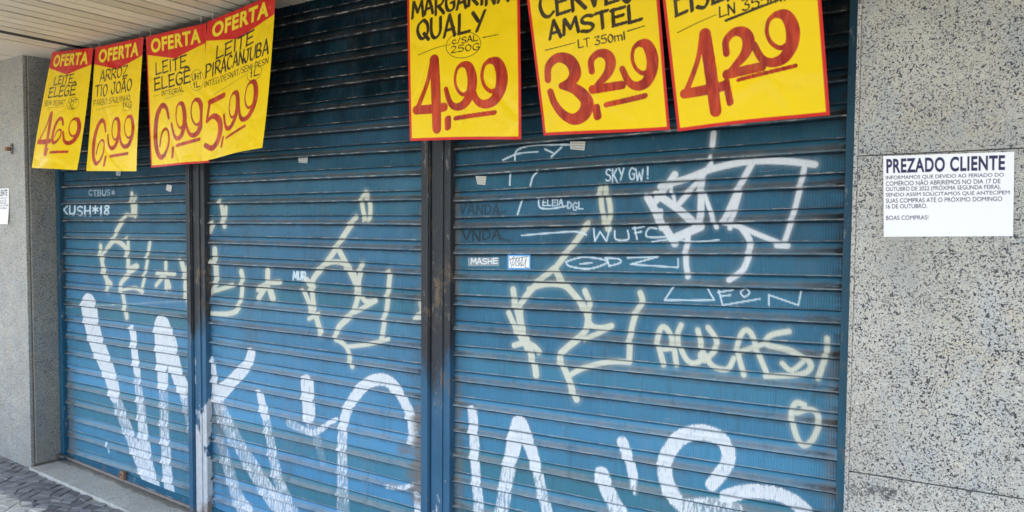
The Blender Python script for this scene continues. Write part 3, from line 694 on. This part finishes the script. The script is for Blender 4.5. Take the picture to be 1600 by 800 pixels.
for pts, w in (([(1115,208),(1113,228)], 8), ([(1111,244),(1111,262)], 5), ([(1054,273),(1034,302),(1021,316)], 10), ([(1011,308),(1032,345),(1054,380)], 11), ([(1110,258),(1085,290),(1057,322)], 8),
    ([(1032,291),(1073,279),(1112,264),(1170,252),(1228,252),(1273,257)], 10), ([(1026,304),(1058,326),(1092,354)], 11), ([(1094,354),(1052,373)], 12), ([(1096,273),(1094,353)], 10), ([(1098,298),(1119,355)], 6.5),
    ([(1178,250),(1158,287),(1131,346)], 9), ([(1156,298),(1140,356)], 7.5), ([(1129,347),(1154,354),(1188,368),(1220,381)], 7.5), ([(1257,262),(1240,333),(1224,382)], 8), ([(1214,383),(1230,384)], 9),
    ([(1075,366),(1071,407),(1075,432)], 8), ([(1158,356),(1172,381),(1162,419),(1140,437)], 9), ([(1046,280),(1054,318)], 5), ([(1031,330),(1033,356)], 8)): st(2, Wt, pts, w, v=.97)
for pts in ([(785,250),(809,240),(840,237)], [(804,250),(807,235),(832,227),(890,226)], [(851,233),(864,239)], [(877,230),(861,245)], [(797,269),(796,289)], [(841,266),(832,276),(828,290)],
    [(815,312),(808,335)], [(841,311),(843,324),(860,326),(884,322)], [(815,368),(861,364),(899,362),(916,367)], [(960,361),(962,374),(981,374),(980,360)], [(991,354),(995,374)], [(988,357),(1006,354)], [(991,364),(1002,362)],
    [(1026,357),(1013,357),(1011,370),(1046,370)], [(1019,378),(1050,374),(1085,378),(1123,375)], [(884,409),(909,402),(940,405),(948,411),(920,420),(890,416),(884,409)], [(906,412.6),(925,410.5)], [(948,403),(952,416)],
    [(945,403),(966,404.5),(969,410.5),(951,416)], [(980,403),(1028,401)], [(1028,401),(985,413)], [(985,413),(1059,418)], [(1059,418),(1059,404)], [(1123,454),(1129,477)], [(1129,477),(1187,467)], [(1121,457),(1145,453)], [(1125,463),(1141,461)],
    [(1164,450),(1157,457),(1163,464),(1171,457),(1164,450)], [(1201,477),(1201,461)]): st(2, 'marker', pts, 2.3, soft=.0015)
for pts in ([(927,357),(929,377),(937,362),(947,377),(953,354)], [(1052,448),(1038,469),(1116,469),(1106,452)], [(1201,461),(1247,477),(1251,455)]): st(2, 'marker', pts, 2.3, sm=False, soft=.0015)
word(2, 'ELEIA', 847, 879, 311, 321, 1.5); word(2, 'DGL', 886, 910, 316, 327, 1.6); word(2, 'SKY GW', 946, 1004, 263, 282, 2.0); word(2, '!', 1009, 1015, 261, 281, 2.0)
word(2, 'VANDA', 718, 780, 320, 334, 3.0, 'dark', .02, .85); st(2, 'dark', [(776,333),(790,330)], 2.5); word(2, 'VNDA', 722, 782, 360, 375, 3.2, 'dark', .02); st(2, 'dark', [(778,372),(797,377)], 3)
for b_, pts, w, v in ((1, [(654,648),(655,700),(652,775)], 20, .9), (1, [(625,706),(650,704),(662,706)], 15, .8), (1, [(640,742),(660,746)], 14, .8), (0, [(106,590),(108,640),(112,705)], 13, .55), (0, [(297,610),(301,690),(303,760)], 10, .6), (1, [(338,640),(345,700)], 16, .45), (2, [(714,600),(716,690),(716,790)], 12, .6), (2, [(1300,560),(1298,660),(1294,790)], 10, .6), (1, [(660,330),(659,480)], 9, .6), (2, [(712,300),(712,460)], 10, .7)):
    st(b_, 'smear', pts, w, v=v, soft=.022)
st(2, 'white', [(737.5,642),(740,695),(742,730)], 15, 15); st(2, 'white', [(742,730),(745,765),(750,802)], 14, 17, .90, .80)
st(2, 'white', [(810,664),(802,695),(796,722)], 27, 22); st(2, 'white', [(796,722),(791,750),(783,802)], 22, 22, .86, .74); st(2, 'white', [(812,664),(829,702),(838,735)], 24, 16); st(2, 'white', [(838,735),(845,765),(855,802)], 16, 17, .80, .85)
st(2, 'white', [(940,742),(948,765),(960,788),(968,802)], 23, 24, .98, .78); st(2, 'white', [(972,691),(983,720),(989,745)], 17, 15); st(2, 'white', [(989,745),(992,770)], 15, 9, .9, .6)
st(2, 'white', [(1112,758),(1134,728),(1137,702),(1120,682),(1092,675),(1062,685),(1042,712),(1039,744),(1050,772)], 23, 24); st(2, 'white', [(1050,772),(1066,790),(1090,800)], 24, 26, .9, .66)
st(2, 'white', [(1135,776),(1168,768),(1210,772),(1240,784),(1258,800)], 24, 22); st(2, 'white', [(1075,790),(1120,790),(1150,798)], 26, 26, .62, .7)

SHLAB = ['blue roller shutter nearest the left pillar, with narrow V-shaped white daubs', 'middle blue roller shutter between the two steel posts, with a white arch daubed low', 'blue roller shutter beside the right pillar, covered in white and cream tags']
for i in range(3):
    h = SH[i]; xm = (h['x0']+h['x1'])/2
    t = thing('roller_shutter', (xm, 0, step_z(xm)), SHLAB[i], 'shutter', 'roller shutters across the shopfront')
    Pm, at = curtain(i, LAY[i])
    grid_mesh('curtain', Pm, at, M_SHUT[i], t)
    bm = bmesh.new(); box(bm, h['x0'], h['x1'], -.016, .012, .004, .020, .002, step_z); mesh_bm('bottom_rail', bm, M_BAR, t); bm = bmesh.new()
    box(bm, h['x0'], h['x1'], -.006, .006, .0205, .055, .001, step_z); mesh_bm('bottom_plate', bm, M_RAIL, t)
    bm = bmesh.new()
    hx = float(onY(196, 747, 0)[0]) if i == 0 else xm-.1
    zz = step_z(hx)
    box(bm, hx-.028, hx-.002, -.021, -.008, zz+.024, zz+.066, .002); box(bm, hx+.004, hx+.03, -.030, -.010, zz+.020, zz+.072, .002)
    cyl(bm, (hx-.015, -.025, zz+.046), (0, 1, 0), .006, .012); mesh_bm('hasp', bm, M_RUST, t)

# ------------------------------------------------------------------ posts between the shutters and guide rails at the ends
def attr_fill(o, name, val=None, fn=None):
    me = o.data; at = me.attributes.new(name, 'FLOAT', 'POINT')
    at.data.foreach_set('value', np.array([fn(v.co) if fn else val for v in me.vertices], np.float32))
def channel(bm, xa, xb, ya, yb, z1):
    box(bm, xa, xb, ya, yb, .0, z1, .003, None)
def colm(name, parent, xa, xb, ya, yb, mat, splash, bev=.003):
    bm = bmesh.new(); zb = step_z((xa+xb)/2)+.001
    box(bm, xa, xb, ya, yb, zb, ZS+.018, bev)
    o = mesh_bm(name, bm, mat, parent); attr_fill(o, 'splash', splash); return o
spl = [(0.30, 1.25, 1.15), (.78, .76, .50)]
post_lab = ['dark steel post with a white splashed foot, between the left and middle shutters', 'wide dark steel post with a rusty band, between the middle and right shutters']
for i, (xa, xb) in enumerate(((-3.790, -3.628), (-2.152, -1.996))):
    t = thing('shutter_post', ((xa+xb)/2, -.02, step_z(xa)), post_lab[i], 'post', 'posts between the shutters')
    w = xb-xa
    colm('guide_channel', t, xa, xa+w*.30, -.034, .05, M_STEEL, spl[i][0]); colm('guide_channel', t, xb-w*.30, xb, -.034, .05, M_STEEL, spl[i][2])
    colm('cover_plate', t, xa+w*.30+.004, xb-w*.30-.004, -.026, .05, M_STEEL, spl[i][1])
    for s in (xa+w*.30, xb-w*.30):               # raised fold along the inner edge of each channel
        bm = bmesh.new(); a = s-.013 if s < (xa+xb)/2 else s+.003
        box(bm, a, a+.010, -.041, -.0345, step_z(s)+.001, ZS+.017, .002); o = mesh_bm('channel_lip', bm, M_STEEL, t); attr_fill(o, 'splash', spl[i][0] if s < (xa+xb)/2 else spl[i][2])
t = thing('guide_rail', (XL+.03, 0, step_z(XL)), 'thin blue steel guide rail at the left pillar', 'guide rail', 'end guide rails of the shutters')
colm('channel', t, XL+.0125, XL+.055, -.030, .04, M_RAIL, 0.0)
zz = step_z(XL); bm = bmesh.new(); box(bm, XL+.02, XL+.12, -.065, -.032, zz+.028, zz+.036, .001); box(bm, XL+.02, XL+.03, -.060, -.032, zz+.001, zz+.0275, .001); mesh_bm('floor_stop', bm, M_GALV, t)
t = thing('guide_rail', (XR-.03, 0, step_z(XR)), 'blue steel guide rail along the right granite pillar', 'guide rail', 'end guide rails of the shutters')
colm('channel', t, -.497, XR-.004, -.034, .04, M_RAIL, 0.0)

# ------------------------------------------------------------------ sheets of paper
def sheet(name, C4, nu, nv, W_, H_, masks, mat, curl=None, parent=None):
    TL, TR, BR, BL = [np.array(c, float) for c in C4]
    u = np.linspace(0, 1, nu)[None, :, None]; v = np.linspace(0, 1, nv)[:, None, None]
    Pm = (1-v)*((1-u)*TL+u*TR)+v*((1-u)*BL+u*BR)
    if curl is not None: Pm[..., 1] += curl(u[..., 0], v[..., 0])
    return grid_mesh(name, Pm, masks, mat, parent)
def blank(nu, nv, names): return {k: np.zeros((nv, nu)) for k in names}
M_POST = mat_poster('offer_poster_paper'); PW_, PH_ = .50, .68
NIB = (radians(-52), .46)
def poster(label, corners, header, border, pen, brush, curl, cords=True):
    nu, nv = 236, 320
    m = blank(nu, nv, ('print_red', 'print_yellow', 'pen', 'brush'))
    gx = np.linspace(0, PW_, nu); gy = np.linspace(0, PH_, nv)
    U = gx[None, :]/PW_; V_ = gy[:, None]/PH_
    if header:
        hb = .137+.072*(1-np.abs(U-.5)/.5)
        m['print_red'] = np.clip((hb-V_)/.004+.5, 0, 1)*np.ones_like(U)
        m['print_yellow'] = font_mask('OFERTA', gx, gy, .085*PW_, .915*PW_, .027*PH_, .133*PH_, .036)
    if border:
        bw = .011; e = np.minimum(np.minimum(gx[None, :], PW_-gx[None, :]), np.minimum(gy[:, None], PH_-gy[:, None]))
        m['print_red'] = np.maximum(m['print_red'], np.clip((bw-e)/.002+.5, 0, 1))
    for it in pen:
        if it[0] == 'T':
            _, s, u0, u1, v0, v1, w = it[:7]; rise = it[7] if len(it) > 7 else .0; sl = it[8] if len(it) > 8 else .0
            for pl in text_strokes(s, u0*PW_, u1*PW_, v0*PH_, v1*PH_, sl, .24, .05, rise): raster(m['pen'], gx, gy, pl, w*(1.35 if w > .009 else 1.8), soft=.0008, nib=(radians(-35), .6))
        elif it[0] == 'L':
            raster(m['pen'], gx, gy, smooth_line([(a*PW_, b*PH_) for a, b in it[1]]), it[2], it[2]*.7, soft=.0008)
        elif it[0] == 'O':
            _, cu, cv, ru, rv, w = it
            raster(m['pen'], gx, gy, [((cu+ru*cos(a))*PW_, (cv+rv*sin(a))*PH_) for a in np.linspace(.2, 2*pi+.1, 30)], w, soft=.0008)
    for it in brush:
        if it[0] == 'L':
            raster(m['brush'], gx, gy, [(a*PW_, b*PH_) for a, b in it[1]], it[2]*.95, soft=.0009, nib=(radians(-20), .7))
        else:
            ch, u0, u1, v0, v1, w = it
            for pl, th in BRUSH[ch]:
                q = [((u0+(u1-u0)*a)*PW_, (v0+(v1-v0)*b)*PH_, k*w*(1.0 if w > .035 else .95)) for (a, b), k in zip(pl, th)]
                q = smooth_line(q, 8)
                for A_, B_ in zip(q, q[1:]): raster(m['brush'], gx, gy, [A_[:2], B_[:2]], A_[2], B_[2], soft=.0009)
    TL, TR = np.array(corners[0]), np.array(corners[1]); mid = (TL+TR)/2
    t = thing('offer_poster', tuple(mid), label, 'poster', 'yellow price posters hung from the soffit')
    sheet('paper', corners, nu, nv, PW_, PH_, m, M_POST, curl, t)
    for f in (.08, .92):
        p = TL+(TR-TL)*f
        if ZS-p[2] > .004:
            bm = bmesh.new(); cyl(bm, (p[0], p[1], (p[2]+ZS)/2), (0, 0, 1), .0009, ZS-p[2]+.004, 6); mesh_bm('cord', bm, M_CORD, t)
def wavy(a, b, c, ph=0.0, k=1.0):
    return lambda u, v: -a*np.sin(pi*u)*(.25+.75*v)+b*np.sin(2*pi*(u*k+.15*v)+ph)*v-c*v**3*(u-.3)
Q = onY
def cl(p):                                           # keep the upper edge just under the boards
    p = np.array(p); p[2] = min(p[2], ZS-.003); return p
poster('yellow offer poster priced 4,69 at the far left end of the row',
  [cl(Q(81.5,82,-.165)), cl(Q(146,74.5,-.165)), Q(124,266,-.235), Q(45,262,-.30)], True, False,
  [('T','LEITE',.20,.66,.225,.295,.0060,.04), ('T','ELEGÊ',.12,.76,.315,.40,.0068,.04), ('T','SEMI DESNAT',.05,.58,.425,.465,.0028), ('L',[(.15,.487),(.45,.482),(.6,.478)],.002), ('O',.74,.455,.11,.052,.0024), ('T','UHT',.66,.82,.42,.452,.0032), ('T','1L',.69,.79,.462,.495,.004)],
  [('4',.06,.40,.54,.87,.036), ('6',.42,.66,.575,.79,.030), ('9',.66,.93,.575,.79,.030), ('L',[(.37,.84),(.35,.885)],.026), ('L',[(.47,.865),(.80,.855)],.022)], wavy(.018,.010,.03))
poster('borderless yellow offer poster priced 6,99 for rice, right of the 4,69 poster',
  [cl(Q(149,74,-.16)), cl(Q(224.5,57.5,-.16)), Q(207,267,-.205), Q(134,267,-.215)], True, False,
  [('T','ARROZ',.14,.72,.205,.285,.0060,.03), ('T','TIO JOÃO',.06,.82,.315,.40,.0062,.02), ('T','PARBO SAQUINHO',.04,.80,.43,.475,.0028,.02), ('L',[(.1,.51),(.35,.495),(.6,.49)],.002), ('O',.75,.495,.10,.045,.0022), ('T','1KG',.67,.83,.475,.515,.0034)],
  [('6',.09,.38,.59,.95,.034), ('9',.40,.63,.585,.83,.029), ('9',.63,.90,.575,.82,.029), ('L',[(.39,.89),(.37,.955)],.024), ('L',[(.49,.885),(.80,.865)],.024)], wavy(-.014,.009,-.02,1.0))
poster('red bordered yellow poster priced 6,99, partly behind the 5,99 poster',
  [cl(Q(228,57.5,-.155)), cl(Q(322,36,-.155)), Q(326,254,-.14), Q(235,262,-.145)], True, True,
  [('T','LEITE',.15,.68,.215,.30,.0066,.03), ('T','ELEGÊ',.12,.74,.325,.415,.0072,.02), ('T','INTEGRAL',.24,.64,.432,.468,.0028,.02), ('L',[(.1,.46),(.22,.452)],.0022), ('L',[(.3,.492),(.45,.483),(.6,.48)],.0018), ('O',.84,.395,.105,.075,.0022), ('T','UHT',.77,.92,.345,.39,.0034), ('T','1L',.79,.89,.405,.445,.0044)],
  [('6',.09,.40,.53,.94,.036), ('9',.41,.65,.535,.81,.031), ('9',.65,.92,.525,.80,.031), ('L',[(.43,.87),(.42,.935)],.026), ('L',[(.50,.855),(.86,.825)],.026)], wavy(.006,.004,.0))
poster('yellow poster priced 5,99 with a curled lower edge, overlapping the poster to its left',
  [cl(Q(324,34,-.185)), cl(Q(431,-11,-.185)), Q(418,232,-.225), Q(307,251,-.235)], True, False,
  [('T','LEITE',.16,.72,.205,.29,.0070,.03), ('T','PIRACANJUBA',.02,.95,.315,.405,.0066,.03), ('T','INTEG/DESNAT/SEMI DESN',.01,.96,.43,.47,.0028,.03), ('L',[(.15,.54),(.4,.505),(.66,.475)],.0022), ('O',.78,.485,.105,.05,.0024), ('T','1L',.72,.85,.462,.505,.0046)],
  [('5',.02,.31,.555,.92,.036), ('9',.33,.57,.565,.82,.030), ('9',.58,.84,.53,.79,.030), ('L',[(.35,.865),(.33,.925)],.022), ('L',[(.42,.875),(.72,.83)],.020)], wavy(-.010,.018,.045,.4,.8))
def extrap(pb, pt, ztop):
    pb, pt = np.array(pb), np.array(pt); k = (ztop-pb[2])/(pt[2]-pb[2]); return pb+(pt-pb)*k
def hang(bl, br, tl, tr, yb, yt, H):
    """four corners of a sheet whose top runs out of the picture: side lines extended upwards by its length"""
    b0, b1 = Q(*bl, yb), Q(*br, yb); t0, t1 = Q(*tl, yt), Q(*tr, yt)
    e0 = (t0-b0)/np.linalg.norm(t0-b0); e1 = (t1-b1)/np.linalg.norm(t1-b1)
    return [cl(b0+e0*H), cl(b1+e1*H), b1, b0]
poster('red bordered yellow poster priced 4,99, above the wide steel post',
  hang((638,220), (815,218), (636,0), (812,0), -.17, -.165, .68), False, True,
  [('T','MARGARINA',.05,.91,.195,.290,.0115,.05), ('T','QUALY',.10,.72,.315,.42,.0125,.04), ('O',.53,.475,.155,.072,.0026), ('T','c/SAL',.43,.66,.435,.466,.0032,.04), ('T','250G',.42,.67,.477,.512,.0032,.02), ('L',[(.10,.505),(.28,.475),(.42,.465)],.0030), ('L',[(.70,.445),(.83,.435)],.0036)],
  [('4',.07,.36,.545,.93,.046), ('9',.37,.62,.575,.825,.036), ('9',.60,.86,.565,.815,.040), ('L',[(.395,.88),(.395,.93)],.034), ('L',[(.47,.88),(.79,.855)],.026)], wavy(.012,.006,.012,.5))
poster('red bordered yellow poster priced 3,29, beside the 4,29 poster',
  hang((850,212), (1045,202), (823,0), (1030,0), -.13, -.175, .66), False, True,
  [('T','CERVEJA',.10,.95,.252,.380,.0125,.06), ('T','AMSTEL',.15,.86,.408,.488,.0120,.065), ('L',[(.10,.545),(.35,.525)],.0038), ('T','LT 350ml',.37,.73,.512,.552,.0034,.05), ('L',[(.75,.500),(.88,.486)],.0046)],
  [('3',.08,.41,.585,.925,.046), ('2',.43,.67,.585,.79,.037), ('9',.68,.92,.56,.78,.039), ('L',[(.455,.865),(.46,.915)],.034), ('L',[(.54,.855),(.83,.825)],.028)], wavy(-.010,.007,-.012,2.))
poster('red bordered yellow poster priced 4,29, rightmost of the row near the granite pillar',
  hang((1057,205), (1297,180), (1035,0), (1283,0), -.145, -.195, .66), False, True,
  [('T','EISENBAHN',.08,.95,.315,.450,.0115,.06), ('L',[(.08,.535),(.22,.51),(.36,.49)],.0034), ('T','LN 355ml',.38,.80,.458,.505,.0038,.07), ('L',[(.42,.525),(.60,.50),(.80,.47)],.009), ('L',[(.80,.47),(.80,.44)],.005)],
  [('4',.08,.37,.57,.925,.042), ('2',.38,.62,.575,.785,.036), ('9',.58,.83,.53,.75,.036), ('L',[(.385,.80),(.40,.90)],.026), ('L',[(.47,.80),(.82,.77)],.018)], wavy(.010,.007,.012,1.))

# printed customer notices
NLINES = ['INFORMAMOS QUE DEVIDO AO FERIADO DO', 'COMÉRCIO NÃO ABRIREMOS NO DIA 17 DE', 'OUTUBRO DE 2022 (PRÓXIMA SEGUNDA FEIRA),', 'SENDO ASSIM SOLICITAMOS QUE ANTECIPEM', 'SUAS COMPRAS ATÉ O PRÓXIMO DOMINGO', '16 DE OUTUBRO.', '', 'BOAS COMPRAS!']
NWID = [.94, .915, .918, .985, .93, .345, 0, .355]
M_NOTE = mat_sheet('white_copy_paper', (.80, .80, .82), [('ink', (.014, .014, .070))])
nnu, nnv = 380, 270; NW, NH = .30, .212
gx = np.linspace(0, NW, nnu); gy = np.linspace(0, NH, nnv); note = np.zeros((nnv, nnu))
note = np.maximum(note, font_mask('PREZADO CLIENTE', gx, gy, .025*NW, .935*NW, .035*NH, .215*NH, .035))
for i, (s, w) in enumerate(zip(NLINES, NWID)):
    if not s: continue
    yb = (.297+.0705*i)*NH; hh = .050*NH
    # accents make a line taller, the comma and the brackets deeper: keep the capitals the same height
    up = .33 if any(c in s for c in 'ÉÓÃ') else .02; dn = .25 if any(c in s for c in '(),') else .02
    note = np.maximum(note, np.clip(1.8*font_mask(s, gx, gy, .02*NW, (.02+w*.965)*NW, yb-hh*(1+up), yb+hh*dn, .0), 0, 1))
def notice(label, C4):
    c = sum(np.array(p) for p in C4)/4
    t = thing('notice_sheet', tuple(c), label, 'notice', 'printed notices on the pillars')
    sheet('paper', C4, nnu, nnv, NW, NH, {'ink': note}, M_NOTE, lambda u, v: -.007*np.clip(u-.75, 0, 1)*4*np.clip(v-.55, 0, 1)*2.2-.0016*np.sin(pi*u)*(1+.6*np.sin(5*u+4*v))-.002*np.clip(v-.8, 0, 1)*5*(1-u), t)
    for (f, g) in ((.5, 0.0),):
        p = np.array(C4[0])*(1-f)+np.array(C4[1])*f
YN = YF-.003
notice('white printed notice taped to the right granite pillar', [Q(1380,244,YN), Q(1585,237,YN), Q(1583,369,YN), Q(1381,370,YN)])
r0, r1 = Q(14,294,YN), Q(14,350,YN); sc = (r0[2]-r1[2])
wv = np.array([sc*1.42, 0, 0])
notice('white printed notice on the left pillar, cut off by the edge of the photo', [r0-wv, r0, r1, r1-wv])

# stickers on the curtains
def sticker(label, px, paper, ink, strokes, w=.0022, fill=None, group='stickers on the shutters'):
    C4 = [Q(x, y, -.0035) for (x, y) in px]
    Wm = np.linalg.norm(C4[1]-C4[0]); Hm = np.linalg.norm(C4[3]-C4[0]); nu = max(24, int(Wm/.0014)); nv = max(16, int(Hm/.0014))
    m = blank(nu, nv, ('ink', 'edge')); gx = np.linspace(0, Wm, nu); gy = np.linspace(0, Hm, nv)
    for pl in strokes(Wm, Hm): raster(m['ink'], gx, gy, pl, w, soft=.0007)
    e = np.minimum(np.minimum(gx[None, :], Wm-gx[None, :]), np.minimum(gy[:, None], Hm-gy[:, None])); m['edge'] = np.clip((.006-e)/.001+.5, 0, 1)
    mt = mat_sheet('sticker_paper', paper, [('edge', fill if fill else paper), ('ink', ink)])
    o = sheet('sticker', C4, nu, nv, Wm, Hm, m, mt, lambda u, v: .0*u*v); me = o.data
    return tag(o, label, 'sticker', group)
def rect(x0, y0, x1, y1, s=0): return [(x0, y0), (x1, y0-s), (x1, y1-s), (x0, y1)]
def scrib(n, seed):
    def f(Wm, Hm):
        r = random.Random(seed); out = []
        for k in range(n):
            y = Hm*(.2+.6*k/max(1, n-1)); out.append([(Wm*(.1+.8*j/8), y+r.uniform(-1, 1)*Hm*.06) for j in range(9)])
        return out
    return f
sticker('grey sticker lettered MASHE low on the right shutter', rect(731, 402.5, 780, 416, .5), (.22, .27, .31), (.75, .78, .8), lambda W_, H_: text_strokes('MASHE', W_*.1, W_*.95, H_*.12, H_*.75, 0, .25), .0042)
def tagg(Wm, Hm):
    z = [(.12,.35),(.3,.12),(.2,.6),(.25,.75),(.42,.15),(.34,.7),(.5,.75),(.52,.2),(.44,.5),(.62,.8),(.66,.15),(.56,.6),(.7,.75),(.82,.2),(.76,.85),(.92,.9)]
    return [[(a*Wm, b*Hm) for a, b in z], [(.08*Wm, .2*Hm), (.2*Wm, .9*Hm)], [(.15*Wm, .3*Hm), (.9*Wm, .12*Hm)]]
sticker('blue edged white sticker with a black scrawl, right of the grey lettered one', rect(793, 398, 829, 421, 0), (.78, .8, .82), (.015, .015, .02), tagg, .0020, (.10, .33, .68))
sticker('torn pale label just under the 3,29 poster', [(891, 221), (915, 221), (913, 235), (891, 233)], (.50, .50, .46), (.06, .06, .06), scrib(3, 1), .0014)
sticker('small torn label on the right shutter beside the wide post', [(743, 275), (760, 275.5), (758, 289), (746, 288)], (.48, .48, .44), (.07, .07, .07), scrib(3, 2), .0014)
sticker('small torn label high on the middle shutter', [(466, 247), (481, 246), (480, 255), (467, 254)], (.42, .44, .44), (.1, .1, .1), scrib(2, 3), .0014)
sticker('tilted grey label on the left shutter under the red bordered poster', [(261, 288), (269, 290), (267, 300), (259, 297)], (.50, .49, .46), (.3, .3, .3), scrib(2, 4), .0014)
sticker('faint pale label on the left shutter below the rice poster', [(181, 267), (189, 267), (188, 275), (181, 274)], (.34, .38, .40), (.3, .33, .35), scrib(1, 5), .0014)

# small bracket on the left pillar
hb = Q(18, 233, YF)
t = thing('wall_bracket', tuple(hb), 'small rusty metal bracket screwed to the left granite pillar', 'bracket')
bm = bmesh.new(); box(bm, hb[0]-.010, hb[0]+.024, hb[1]-.006, hb[1]-.0005, hb[2]-.035, hb[2]+.035, .001); mesh_bm('plate', bm, M_GALV, t)
bm = bmesh.new(); box(bm, hb[0]-.028, hb[0]+.004, hb[1]-.030, hb[1]-.0062, hb[2]-.012, hb[2]+.012, .003); mesh_bm('catch', bm, M_RUST, t)
bm = bmesh.new(); cyl(bm, (hb[0]+.012, hb[1]-.008, hb[2]+.022), (0, 1, 0), .005, .006); mesh_bm('screw', bm, M_RUST, t)
bm = bmesh.new(); cyl(bm, (hb[0]+.012, hb[1]-.008, hb[2]-.022), (0, 1, 0), .005, .006); mesh_bm('screw', bm, M_RUST, t)
